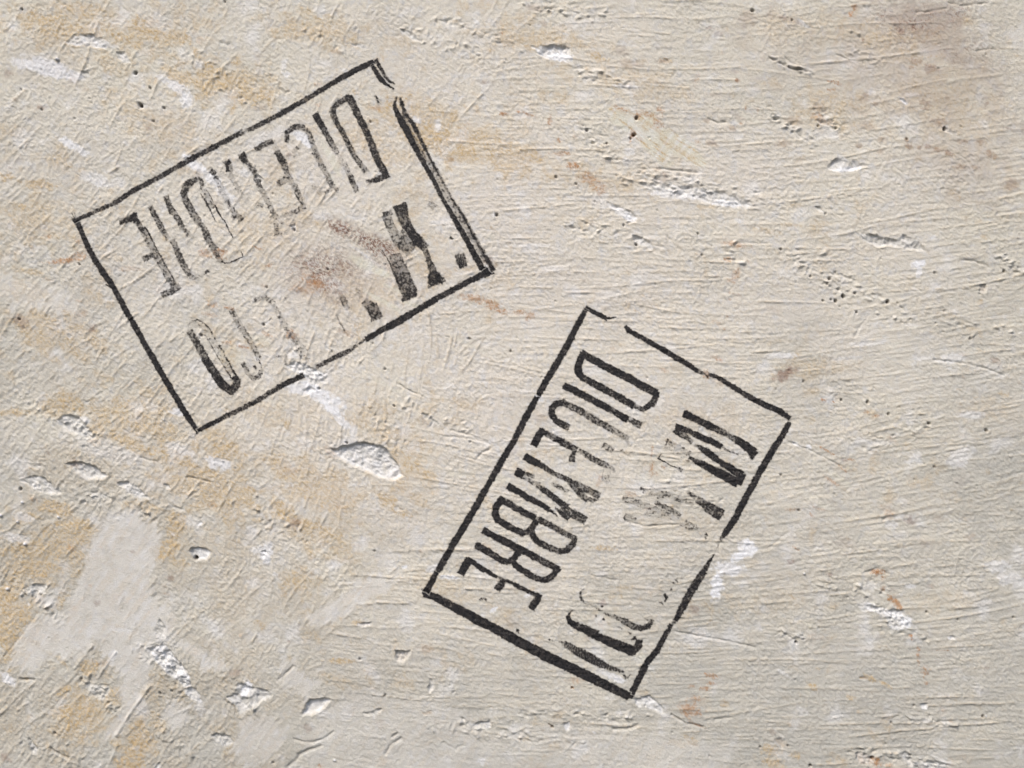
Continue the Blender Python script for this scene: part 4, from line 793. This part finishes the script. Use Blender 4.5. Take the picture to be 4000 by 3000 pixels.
# letters, right to left
ink_part('letter', [P([(1366,384),(1434,520),(1479,633),(1506,680)], [28,27,27,28], [.85,.82,.85,1]), P([(1360,380),(1316,407),(1300,430),(1300,450),(1312,472)], [22,20,22,22,21], [.85,.8,.8,.8,.85]),
                    P([(1312,472),(1344,529),(1384,610),(1425,665)], [21,21,21,19], [.8,.8,.7,.6]), P([(1422,650),(1442,670)], [10,4], .6), P([(1436,708),(1470,704),(1510,685)], [14,20,28], [.7,.8,.95])], A, LA)
ink_part('letter', [P([(1233,450),(1262,500),(1290,552),(1316,595)], [27,25,24,20], [.95,.8,.75,.35]), P([(1316,595),(1340,640)], 18, [.1,.22]), P([(1345,640),(1372,700),(1393,742)], [18,22,18], [.25,.55,.5]), P([(1362,690),(1374,708)], 12, .8)], A, LA)
ink_part('letter', [P([(1119,550),(1122,516),(1148,496),(1181,495),(1206,520)], [16,20,20,20,18], [.7,.72,.7,.62,.5]), P([(1206,520),(1235,601),(1271,672)], 20, [.42,.5,.35]), P([(1271,672),(1300,730)], 20, [.4,.42]), P([(1225,740),(1260,756),(1300,735)], 16, [.2,.25,.3]), P([(1229,600),(1246,632),(1263,666)], [16,18,14], [.5,.5,.35]),
                    P([(1149,592),(1158,580)], 18, .3), P([(1225,735),(1243,735)], 16, .22), P([(1309,735),(1318,742)], 16, .4)], A, LA)
ink_part('letter', [P([(1003,582),(1030,566),(1060,552)], [22,22,22], [.6,.55,.75]), P([(1068,560),(1085,597)], 20, [.2,.35]), P([(1085,597),(1104,633),(1112,652)], 26, [.75,.85,.5]), P([(1112,652),(1128,690),(1150,730)], 22, [.5,.38,.38]),
                    P([(1092,716),(1112,702)], 26, [.55,.4]), P([(1153,728),(1172,772),(1188,812)], [22,20,16], [.48,.4,.3]), P([(1110,845),(1150,828),(1186,812)], 18, [.25,.3,.3]), SF(P([(1152,750),(1166,778),(1181,797)], [5,7,5], [.7,.8,.5]), 2)], A, LA)
ink_part('letter', [P([(946,606),(958,629)], [28,22], [.85,.75]), P([(958,629),(976,646)], 18, [.6,.45]), P([(980,658),(994,668)], 22, .55), P([(994,672),(998,700)], 12, .5), P([(1000,700),(1024,745),(1050,795),(1078,850)], 20, [.3,.36,.3,.26]), P([(845,696),(870,750),(892,790)], 20, [.32,.26,.34]), P([(903,690),(935,745),(965,790)], 18, [.3,.22,.2]), P([(1019,745),(1032,752)], 18, .4), P([(1033,768),(1045,776)], 14, .4),
                    P([(886,640),(896,634)], 20, 1.05), P([(888,652),(890,666)], 14, 1.15), P([(902,650),(903,690)], [14,16], [.6,.3]), P([(831,676),(834,672)], 28, .8), P([(840,690),(848,695)], 9, .9),
                    P([(889,784),(895,798)], 12, [.6,.75]), P([(895,805),(916,830),(940,855)], [16,20,20], [.3,.4,.55]), SF(P([(914,812),(918,826)], [3,6], .9), 1.5), P([(910,846),(916,850)], 12, .7), P([(1013,800),(1023,804)], 14, .25), P([(1079,880),(1082,912)], [18,22], [.35,.5]), P([(1088,912),(1098,914)], 12, .4), P([(1100,868),(1106,872)], 12, .35), P([(860,748),(872,760)], 10, .2)], A, LA)
ink_part('letter', [P([(782,700),(776,696)], 12, .8), P([(784,704),(790,722)], 16, [.65,.5]), P([(764,702),(742,712),(724,734),(718,756),(724,780)], [18,28,26,26,24], [.6,.72,.7,.72,.65]), P([(724,780),(741,808),(763,849),(782,876)], [25,27,28,26], [.72,.62,.6,.45]),
                    P([(788,880),(806,912),(820,948),(840,970)], [20,28,24,26], [.45,.68,.55,.6]), P([(836,976),(850,1000),(866,1022)], [24,20,16], [.55,.4,.5]), SF(P([(866,1022),(880,1028),(898,1026),(926,1014),(950,1001),(943,984)], [6,7,5,4,4,4], [.8,.8,.7,.8,.8,.7]), 1.6),
                    P([(786,756),(802,784),(820,820)], [5,8,6], [.6,.8,.7]), P([(790,736),(812,770),(828,800)], [14,16,12], [.3,.35,.3]), SF(P([(808,744),(824,770),(834,790)], 4, .6), 1.8), SF(P([(842,804),(852,828),(864,846)], [7,7,4], [1,1,.9]), 1.5), SF(P([(864,846),(882,872),(898,906),(911,926)], [3,5,4,4], [.7,.9,.6,.8]), 1.5),
                    SF(P([(820,820),(836,850),(844,866)], [5,5,4], [.8,.7,.4]), 1.6), P([(818,800),(834,806)], 18, .3)], A, LA)
ink_part('letter', [P([(650,774),(662,805),(672,824)], [22,24,26], [.7,.7,.75]), P([(672,824),(693,852),(711,886)], [22,22,22], [.5,.55,.5]), P([(711,886),(728,905),(741,918)], 18, [.4,.55,.3]), SF(P([(688,828),(706,862),(718,882)], 4, [.7,.7,.6]), 1.6),
                    P([(588,812),(604,840),(622,872),(634,896),(655,928)], [22,21,22,22,20], [.78,.7,.68,.72,.4]), P([(676,944),(690,972)], 22, [.55,.6]), P([(690,976),(704,1010),(722,1046),(738,1072)], [22,24,24,24], [.72,.55,.6,.5]), P([(738,1074),(756,1086),(772,1084)], 16, [.45,.35,.3]),
                    P([(772,1082),(800,1070)], 8, .2), P([(804,1064),(816,1058)], 12, .5)], A, LA)
ink_part('letter', [P([(474,866),(500,860),(524,848)], [20,22,22], [.75,.8,1.05]), P([(526,838),(530,860)], [16,26], 1.0), P([(534,866),(552,892),(566,915)], [24,22,20], [.75,.65,.55]), SF(P([(566,888),(586,920),(606,960),(640,1026),(674,1084)], [7,6,4,5,5], [1,.9,.9,.9,.7]), 1.7),
                    P([(566,915),(596,968),(620,1010),(656,1076),(682,1118)], [26,28,30,30,28], [.42,.42,.45,.45,.5]), P([(566,1010),(592,998),(610,994)], [22,22,18], [.55,.55,.4]), P([(638,1150),(668,1138),(696,1122)], [20,22,22], [.6,.55,.62])], A, LA)
# lower line of A: big blocks
ink_part('letter', [P([(1563,806),(1575,850),(1592,884)], [54,46,40], [.75,.72,.7]), P([(1590,880),(1608,910),(1630,940),(1660,966)], [38,34,44,34], [.9,1.0,.95,.7]), P([(1560,930),(1590,950),(1610,970)], 70, [.35,.6,.35]), P([(1506,838),(1524,832)], [22,20], [.8,.6]), P([(1510,846),(1533,900),(1556,952)], [34,36,34], [.45,.42,.4]),
                    P([(1664,984),(1680,1028),(1692,1062)], [20,22,30], [.6,.75,.8]), P([(1684,1106),(1698,1084),(1724,1094)], [24,50,26], [.8,.92,.85]), P([(1676,1120),(1735,1096)], 8, .8), P([(1545,1000),(1556,1040)], [50,50], [.35,.55]), P([(1560,1046),(1578,1094),(1600,1146)], [62,62,64], [.62,.66,.8]), P([(1574,1170),(1622,1150)], 16, 1.0),
                    SF(P([(1494,978),(1520,1026),(1548,1076)], [3,5,6], [.7,.8,.9]), 1.8)], A, LA)
ink_part('letter', [P([(1393,1130),(1408,1158)], 14, [.15,.3]), P([(1428,1180),(1448,1200)], [30,44], [.4,.62]), P([(1452,1200),(1470,1236)], [50,44], [.7,.72]), P([(1452,1252),(1490,1236)], 10, .75), P([(1330,1150),(1345,1180),(1358,1204)], [18,26,16], [.3,.4,.2]), SF(P([(1316,1236),(1330,1266),(1350,1300)], [5,6,4], [.6,.6,.4]), 2.5)], A, LA)
ink_part('letter', [P([(744,1300),(760,1326)], [28,28], [.6,.7]), P([(760,1326),(790,1376),(808,1410)], [26,30,30], [.72,.68,.75]), P([(808,1410),(836,1452),(862,1494),(884,1514)], [30,34,32,32], [1.05,.95,1.0,.95]), P([(884,1516),(904,1526),(922,1508),(926,1484)], [30,34,32,30], [1.0,.95,.85,.9]), P([(916,1480),(922,1476)], 20, 1.2),
                    SF(P([(735,1290),(736,1272),(748,1254),(770,1248),(790,1256),(806,1272),(827,1296)], [3,4,4,4,5,5,6], [.3,.4,.5,.6,.7,.7,.7]), 1.8), P([(826,1301),(828,1304)], 7, .95), P([(838,1319),(840,1322)], 7, .95), P([(856,1349),(858,1352)], 8, .9), P([(862,1361),(864,1364)], 7, .8), P([(870,1370),(872,1372)], 7, .7), P([(879,1396),(882,1398)], 6, .8), P([(886,1404),(892,1412)], 7, .95),
                    SF(P([(896,1420),(912,1450),(924,1470)], [5,7,8], [.8,.8,1]), 2), SF(P([(800,1306),(840,1376),(880,1440),(902,1474)], [5,4,6,6], [.3,.5,.6,.9]), 2.2), P([(750,1262),(790,1276),(826,1320),(870,1392),(905,1450)], [22,24,24,24,26], [.10,.12,.14,.14,.24])], A, LA)
ink_part('letter', [P([(952,1424),(966,1448)], [18,18], [.42,.3]), P([(972,1462),(990,1478),(1012,1470),(1022,1448)], [16,20,20,14], [.35,.45,.45,.35]), SF(P([(1008,1400),(1020,1424)], [3,6], [.6,.7]), 2), P([(905,1215),(935,1268),(985,1345),(1008,1392)], 22, [.36,.3,.26,.34]), SF(P([(908,1225),(922,1244),(936,1268)], 4, .55), 2), P([(1000,1172),(1036,1160),(1062,1180)], 20, [.32,.34,.26]), P([(1062,1180),(1095,1240),(1150,1330),(1180,1385)], 20, [.2,.18,.24,.2]), P([(1085,1225),(1125,1290),(1190,1368)], 20, [.2,.3,.22]), P([(1120,1160),(1160,1240)], 20, [.1,.16]), SF(P([(1020,1424),(1026,1450),(1020,1470)], 4, .45), 2), P([(994,1432),(998,1436)], 9, .6), P([(1075,1395),(1098,1392),(1118,1390),(1114,1420)], 8, [.3,.45,.4,.35]), P([(760,1275),(768,1280)], 4, .1)], A, LA)
ink_part('full_stop', [P([(1798,1000),(1802,1020),(1808,1036)], [40,38,34], [.5,.72,.8])], A, LA, 'comb')
for q_ in [P([(1683,796),(1694,806)], 26, [.28,.32]), P([(1762,931),(1766,934)], 9, .7)]: ink_part('ink_speck', [q_], A, LA)
for q_ in [P([(1466,375),(1474,382)], 8, .8), P([(1472,386),(1476,396)], 9, .8), P([(1484,388),(1488,392)], 5, .5), P([(1472,404),(1484,406)], 7, .3)]: ink_part('ink_speck', [q_], A, LA)

# stamp B, lower right ------------------------------------------------
B, LB = stamp_root('ink_stamp', 2370, 1960, 'bolder black stamp tilted steeply at lower right, its month lettering clearly readable')
ink_part('frame_line', [P([(2292,1204),(2318,1217),(2344,1230),(2368,1243)], [14,17,18,16], [1.3,1.25,1.15,1.1]), P([(2368,1243),(2386,1242),(2404,1239)], [13,8,3], [1.2,1.1,.9]),
                     P([(2446,1277),(2456,1292),(2479,1303),(2542,1338)], [12,18,18,18], [1.2,1.15,1,1.0]), P([(2542,1338),(2610,1378),(2678,1419),(2722,1446)], [20,20,19,18], [1.15,1.2,1.1,1.0]), P([(2726,1448),(2746,1460),(2762,1468)], [16,14,12], [.7,.35,.6]), P([(2770,1462),(2791,1469),(2841,1497),(2890,1528),(2945,1560)], [12,16,18,20,22], [.7,.95,1.15,1.0,.95]), P([(2945,1560),(3000,1588),(3045,1606),(3080,1630)], [22,22,23,18], [1.05,1.2,1.2,1.1])], B, LB)
ink_part('frame_line', [P([(2286,1214),(2249,1283),(2217,1347),(2181,1410),(2131,1491),(2106,1538)], [18,24,25,26,24,22], [1.3,1.15,1.2,1.1,1.15,1.1]), P([(2094,1556),(2084,1578)], [22,20], 1.2), P([(2079,1584),(2058,1622),(2027,1684),(2000,1735),(1972,1780),(1922,1866),(1859,1979),(1800,2078),(1766,2132)], [24,25,25,24,24,24,25,26,26], [1.2,1.2,1.0,1.15,1.1,1.1,1.1,1.2,.95]), P([(1764,2138),(1728,2200),(1712,2226)], [26,26,22], [1.1,1.1,.9]), P([(1702,2240),(1685,2276),(1667,2308)], [20,24,28], [1.2,1.1,1.2])], B, LB)
ink_part('frame_line', [P([(1664,2306),(1668,2324)], 30, 1.35), P([(1668,2322),(1710,2336)], [24,28], [1.2,1.15]), P([(1710,2338),(1760,2364),(1810,2390),(1859,2418),(1910,2444),(1960,2470),(2000,2492)], [30,32,34,36,36,36,38], [1.1,1.0,1.2,1.3,1.2,1.1,1.2]), P([(2000,2492),(2090,2540),(2150,2570),(2203,2596),(2270,2628),(2339,2662),(2400,2692),(2450,2716)], [38,38,40,38,38,36,34,30], [1.3,1.1,1.2,1.3,1.25,1.2,1.1,1.2]), P([(2450,2716),(2464,2722)], [26,14], 1.3)], B, LB)
ink_part('frame_line', [P([(2468,2708),(2497,2648),(2518,2606)], [24,24,26], [1.25,1.2,1.15]), P([(2520,2600),(2534,2580),(2565,2544)], [20,24,24], [.95,1.2,1.3]), P([(2565,2544),(2592,2494),(2620,2444)], [22,20,16], [1.05,1.0,.8]), P([(2622,2446),(2640,2422)], [13,10], [.5,.7]), P([(2642,2418),(2678,2349),(2700,2306),(2737,2250),(2746,2236)], [18,29,30,30,28], [1.2,.95,.9,.8,.9]),
                     P([(2742,2240),(2762,2208),(2787,2166)], [24,16,6], [.95,1,.8]), SF(P([(2787,2166),(2804,2130),(2822,2100)], [3,4,6], [.3,.35,.6]), 2), P([(2815,2106),(2834,2080),(2868,2029)], [12,22,26], [.6,1,1.15]), P([(2868,2029),(2913,1943),(2958,1862),(3000,1788),(3027,1745)], [26,26,26,26,26], [1.1,1.2,1.1,1.2,1.0]), P([(3027,1745),(3060,1695),(3080,1655)], [24,24,20], [1.05,1.0,.95])], B, LB)
# DICEMBRE
ink_part('letter', [P([(2278,1382),(2362,1430),(2452,1475),(2511,1509),(2558,1532)], [26,30,30,30,28], [1.05,1.05,1.0,.95,.95]), P([(2276,1384),(2258,1428),(2260,1455),(2272,1472)], [24,26,27,26], [1.1,1.1,1.1,1.0]), P([(2272,1472),(2316,1496),(2339,1509)], [24,26,26], [.95,.85,.85]), P([(2339,1509),(2407,1545),(2470,1582)], [27,27,26], [.92,.9,.9]), P([(2476,1584),(2508,1598)], [18,18], [.5,.6]), P([(2562,1536),(2562,1548),(2547,1577),(2514,1598)], [24,26,26,20], [1,.95,.85,.72])], B, LB)
ink_part('letter', [P([(2208,1508),(2240,1524),(2316,1563),(2380,1597)], [27,28,27,26], [1.05,1.0,.95,.95]), P([(2380,1597),(2420,1622),(2446,1635)], [26,26,28], [.8,.95,1.25]), P([(2460,1640),(2498,1660)], [24,28], [.42,.62])], B, LB)
ink_part('letter', [P([(2216,1668),(2186,1652),(2172,1644)], [27,26,24], [.75,.78,.95]), P([(2172,1644),(2154,1618),(2155,1596),(2172,1578),(2199,1572)], [22,25,25,24,22], [1.0,.95,.9,.95,.85]), P([(2199,1572),(2235,1590),(2271,1608)], [22,26,26], [.82,.6,.6]), P([(2271,1608),(2339,1649),(2395,1680)], [26,26,24], [.6,.66,.5]), P([(2410,1688),(2448,1712)], [20,22], [.42,.4]), P([(2448,1712),(2454,1735)], [16,8], [.35,.3]), P([(2430,1760),(2436,1770)], 12, .2),
                    P([(2362,1741),(2388,1757)], [24,22], [.33,.36]), SF(P([(2352,1752),(2364,1732),(2394,1752)], 4, .5), 1.8)], B, LB)
ink_part('letter', [P([(2088,1734),(2100,1708),(2115,1684)], [27,27,28], [1.1,1.05,1.15]), P([(2118,1684),(2132,1692)], [24,20], [1.1,.9]), P([(2136,1694),(2168,1712)], [24,24], [.62,.68]), P([(2172,1714),(2196,1724)], [25,26], [1.0,.95]), P([(2200,1730),(2226,1742)], [26,24], [.66,.6]), P([(2228,1744),(2246,1754)], [26,26], [.75,.6]), P([(2246,1762),(2236,1780),(2234,1796)], [12,22,26], [.7,.72,.72]),
                    P([(2268,1762),(2310,1790),(2350,1810),(2372,1820)], [20,24,24,18], [.5,.62,.55,.4]), P([(2372,1820),(2396,1830),(2398,1842)], [16,12,12], [.3,.4,.35]), SF(P([(2358,1830),(2352,1868),(2370,1884),(2384,1850)], 4, .35), 2), P([(2364,1874),(2372,1880)], 20, .2), P([(2376,1848),(2366,1868)], 16, .15)], B, LB)
ink_part('letter', [P([(2054,1786),(2075,1798),(2100,1810)], [28,28,26], [1.2,1.2,1.1]), P([(2100,1810),(2130,1828),(2160,1848)], [22,20,20], [1.0,.72,.62]), P([(2160,1848),(2210,1870),(2240,1886)], [18,20,22], [.7,.72,.7]), P([(2240,1888),(2280,1906),(2336,1934)], [28,30,28], [.6,.55,.62]), P([(2228,1888),(2262,1924),(2290,1948)], [16,26,24], [.7,.7,.55]), P([(2290,1948),(2320,1955),(2336,1940)], [16,18,14], [.35,.35,.3]),
                    P([(2022,1844),(2038,1852)], [32,32], [1.35,1.3]), P([(2050,1848),(2085,1862)], [18,10], [.6,.5]), P([(2050,1868),(2100,1892)], [16,18], [.42,.35]), P([(2100,1898),(2124,1914)], [18,22], [.35,.8]), P([(2124,1914),(2160,1940),(2186,1962)], [24,26,24], [.8,.72,.85]), P([(2186,1962),(2212,1976)], [22,20], [.9,.8]), P([(2160,1890),(2180,1900),(2215,1918)], [14,18,12], [.4,.45,.3]), P([(2200,1982),(2240,2010)], [34,30], [.5,.62]), P([(2240,2008),(2280,2030)], [36,30], [.6,.62]),
                    P([(1990,1902),(2010,1914),(2036,1926)], [26,26,20], [1.25,1.2,1.2]), P([(2036,1926),(2060,1944),(2078,1952)], [20,24,24], [1.2,1.2,.95]), P([(2078,1952),(2110,1968),(2140,1986)], [24,22,20], [.9,1.15,1.1]), P([(2140,1986),(2158,2000),(2174,2014)], [14,8,4], [1,.9,.8]), P([(2170,1986),(2196,2006),(2216,2024)], [8,18,16], [.7,.8,.6])], B, LB)
ink_part('letter', [P([(1957,1950),(1990,1970),(2026,1990)], [26,26,25], [.95,.8,.85]), P([(2026,1990),(2060,2008),(2085,2020)], [25,25,24], [.95,1.05,1.1]), P([(2090,2020),(2104,2030)], [18,16], [.4,.35]), P([(2110,2032),(2144,2048),(2200,2080)], [23,23,24], [.75,.8,.75]), P([(2200,2080),(2243,2102)], [24,22], [.65,.6]),
                    P([(1957,1954),(1937,1982),(1934,2008),(1944,2030)], [24,27,27,25], [1.0,1.1,1.15,1.1]), P([(1944,2030),(1975,2050),(2006,2066),(2040,2082)], [24,26,25,24], [1.0,.98,.95,.9]), P([(2040,2082),(2060,2078),(2080,2058),(2092,2036)], [22,22,24,26], [.9,.9,.95,1.05]),
                    P([(2078,2070),(2080,2092),(2096,2112)], [20,24,25], [.85,.9,.85]), P([(2096,2112),(2144,2138),(2185,2154)], [24,24,24], [.82,.78,.7]), P([(2185,2154),(2215,2148),(2235,2128),(2246,2106)], [24,24,24,22], [.7,.72,.75,.7])], B, LB)
ink_part('letter', [P([(1893,2074),(1930,2094),(1967,2113)], [28,27,27], [.95,1.0,1.0]), P([(1967,2113),(2026,2143),(2060,2160)], [27,28,27], [1.05,1.05,1.05]), P([(2060,2160),(2105,2184),(2176,2220)], [27,26,24], [1.0,.85,.9]), P([(1864,2132),(1890,2146),(1927,2168),(1960,2190)], [28,27,26,25], [1.0,.98,.9,.9]), P([(1960,2190),(1985,2194),(2005,2184),(2024,2160)], [25,22,24,26], [.95,.9,.95,1.05]),
                    P([(2006,2196),(2012,2208),(2045,2230),(2070,2246)], [18,24,25,25], [1.0,1.05,1.0,.95]), P([(2070,2246),(2100,2260),(2128,2266),(2154,2252),(2178,2222)], [24,23,23,23,24], [.92,.88,.85,.9,.95])], B, LB)
ink_part('letter', [P([(1803,2236),(1816,2214),(1830,2190)], [28,29,27], [1.4,1.4,1.4]), P([(1832,2190),(1852,2198)], [22,16], [1.3,1.3]), SF(P([(1852,2200),(1880,2220),(1908,2236),(1940,2254)], [16,19,17,11], [1.15,1.1,1.05,.95]), 3.5), P([(1940,2254),(1968,2262)], [8,10], [.7,.8]), P([(1964,2270),(1955,2284),(1946,2298)], [26,29,29], [.8,.8,.85]), P([(1974,2266),(2006,2280),(2056,2306)], [10,14,17], [.95,.85,.95]), P([(2066,2312),(2090,2324)], [16,16], [.85,.8]), P([(2105,2328),(2098,2342)], [22,26], [1.15,1.1]), P([(2092,2350),(2078,2372)], [28,29], [1.05,1.05])], B, LB)
# upper line of B
ink_part('letter', [P([(2676,1618),(2720,1638),(2769,1663)], [29,29,28], [1.1,1.0,1.0]), P([(2769,1663),(2810,1682),(2835,1694)], [28,26,24], [.9,.8,.6]), P([(2835,1694),(2870,1714)], [22,20], [.4,.5]), P([(2870,1714),(2905,1736),(2942,1766)], [24,30,40], [.7,1.0,1.1]), P([(2950,1768),(2938,1788)], [18,14], [1.0,.9]), P([(2920,1762),(2936,1784)], [14,16], [.5,.7]),
                    P([(2646,1670),(2690,1684)], [26,22], [1.0,.8]), P([(2690,1684),(2730,1704),(2780,1724)], [20,26,25], [.7,.95,1.0]), P([(2780,1724),(2812,1742)], [25,20], [1.1,1.0]), SF(P([(2822,1748),(2850,1764),(2885,1776)], [8,7,6], [.6,.65,.6]), 3),
                    P([(2640,1682),(2668,1700),(2700,1724)], [24,24,18], [.85,.62,.5]), P([(2718,1738),(2760,1764),(2794,1790)], [12,26,24], [.5,.95,.95]), P([(2806,1800),(2850,1826),(2892,1854)], [22,26,32], [.95,1.05,1.0]), P([(2898,1856),(2886,1884)], [30,28], [1.05,1.15]), P([(2608,1724),(2630,1738)], [16,20], [.42,.22]), SF(P([(2600,1740),(2608,1722),(2622,1730)], 4, .6), 1.8), P([(2630,1738),(2690,1772)], 20, [.15,.3]), P([(2696,1790),(2740,1812),(2791,1839)], [14,27,30], [.75,.95,.95]), P([(2791,1839),(2830,1858),(2876,1884)], [32,36,34], [1.0,1.1,1.2])], B, LB)
ink_part('letter', [SF(P([(2590,1770),(2580,1774),(2570,1790),(2610,1812),(2656,1834)], [3,4,6,5,5], [.4,.4,.8,.7,.6]), 1.8), P([(2650,1832),(2660,1836)], 12, .5), P([(2692,1925),(2712,1940)], [14,18], [.6,.45]), P([(2728,1954),(2760,1976)], [26,34], [.62,.6]), P([(2764,1980),(2814,2010)], [42,46], [.65,.72]),
                    P([(2565,1964),(2590,1978)], [16,14], [.35,.4]), P([(2592,1978),(2620,1990),(2650,2012)], [14,22,22], [.5,.42,.35]), SF(P([(2444,2008),(2438,2020),(2446,2034),(2462,2040)], [8,7,7,6], [.55,.6,.5,.35]), 2.2), P([(2446,2012),(2480,2026)], 12, .28), P([(2466,1957),(2500,1960)], [22,14], [.25,.3]), P([(2570,1940),(2600,1936)], 12, .35), P([(2630,1960),(2650,1975)], 24, .25), P([(2504,1906),(2512,1910)], 9, .6), P([(2440,1948),(2520,1975),(2600,2005),(2700,2062)], 24, [.25,.22,.2,.16]), P([(2520,1918),(2600,1930),(2700,1962)], 22, [.2,.25,.22]), P([(2600,1752),(2690,1790)], 22, .17), P([(2530,2000),(2580,2010)], 30, .16), P([(2680,2040),(2720,2060)], 18, .16), P([(2757,2085),(2761,2090)], 7, .8), P([(2755,2098),(2758,2102)], 6, .8)], B, LB)
ink_part('letter', [SF(P([(2280,2298),(2268,2314),(2268,2334),(2282,2354)], [3,9,10,7], [.3,.65,.62,.5]), 3), P([(2282,2354),(2310,2364),(2350,2386)], [5,5,6], [.35,.3,.4]), P([(2351,2367),(2353,2369)], 7, .7), SF(P([(2362,2396),(2400,2410),(2440,2428)], [8,14,20], [.5,.42,.55]), 3), P([(2440,2428),(2470,2444),(2506,2456)], [26,26,22], [.6,.66,.7]), P([(2506,2456),(2534,2446),(2546,2426)], [22,22,16], [.72,.72,.68]),
                    P([(2520,2418),(2545,2424)], 6, .4), P([(2597,2322),(2602,2334),(2598,2350)], [5,12,6], [1.0,1.0,.9]), P([(2578,2354),(2588,2358)], 6, .7), P([(2640,2266),(2646,2274)], 6, .8), P([(2630,2277),(2633,2280)], 5, .8), P([(2621,2301),(2623,2302)], 5, .8)], B, LB)
ink_part('letter', [SF(P([(2236,2384),(2224,2396),(2218,2410)], [4,8,12], [.8,.9,1.1]), 2.5), SF(P([(2218,2410),(2228,2430),(2250,2444)], [14,20,24], [1.2,1.2,1.0]), 3), SF(P([(2250,2444),(2290,2460),(2325,2478)], [28,34,38], [.85,.9,.85]), 4), SF(P([(2325,2482),(2384,2508),(2443,2532),(2470,2542)], [28,36,40,40], [1.0,.98,1.0,.95]), 4), P([(2230,2440),(2300,2476),(2400,2524),(2450,2546)], [8,10,12,14], [1.0,1.2,1.1,1.2]),
                    P([(2470,2544),(2494,2524),(2496,2506)], [32,30,26], [.92,.85,.85]), P([(2470,2500),(2480,2494)], [8,14], [.9,1]), P([(2326,2404),(2328,2406)], 7, .8), P([(2357,2418),(2359,2421)], 6, .7), P([(2398,2406),(2400,2408)], 6, .8), P([(2412,2450),(2430,2456)], 4, .6), P([(2454,2470),(2466,2476)], 5, .6)], B, LB)
ink_part('scuffed_line', [SF(P([(2188,2505),(2210,2516)], [8,16], [.3,.4]), 4), SF(P([(2210,2516),(2250,2542),(2300,2568),(2345,2592)], [22,34,36,30], [.55,.72,.85,.82]), 5), SF(P([(2345,2592),(2385,2610),(2436,2624)], [28,18,8], [.8,.8,.7]), 4)], B, LB, 'comb')
for q_ in [P([(1880,2337),(1886,2340)], 6, .9), P([(1890,2338),(1897,2341)], 6, .8), P([(1874,2342),(1877,2342)], 4, .8), P([(2146,2497),(2148,2499)], 6, .8), P([(2156,2500),(2158,2501)], 5, .6), P([(2021,2463),(2025,2466)], 9, .8), P([(2439,2638),(2444,2648)], 8, .7), P([(2452,2646),(2462,2636)], 4, .5)]: ink_part('ink_speck', [q_], B, LB)
print('cells', NX * NY, 'ink parts', len(A.children) + len(B.children))
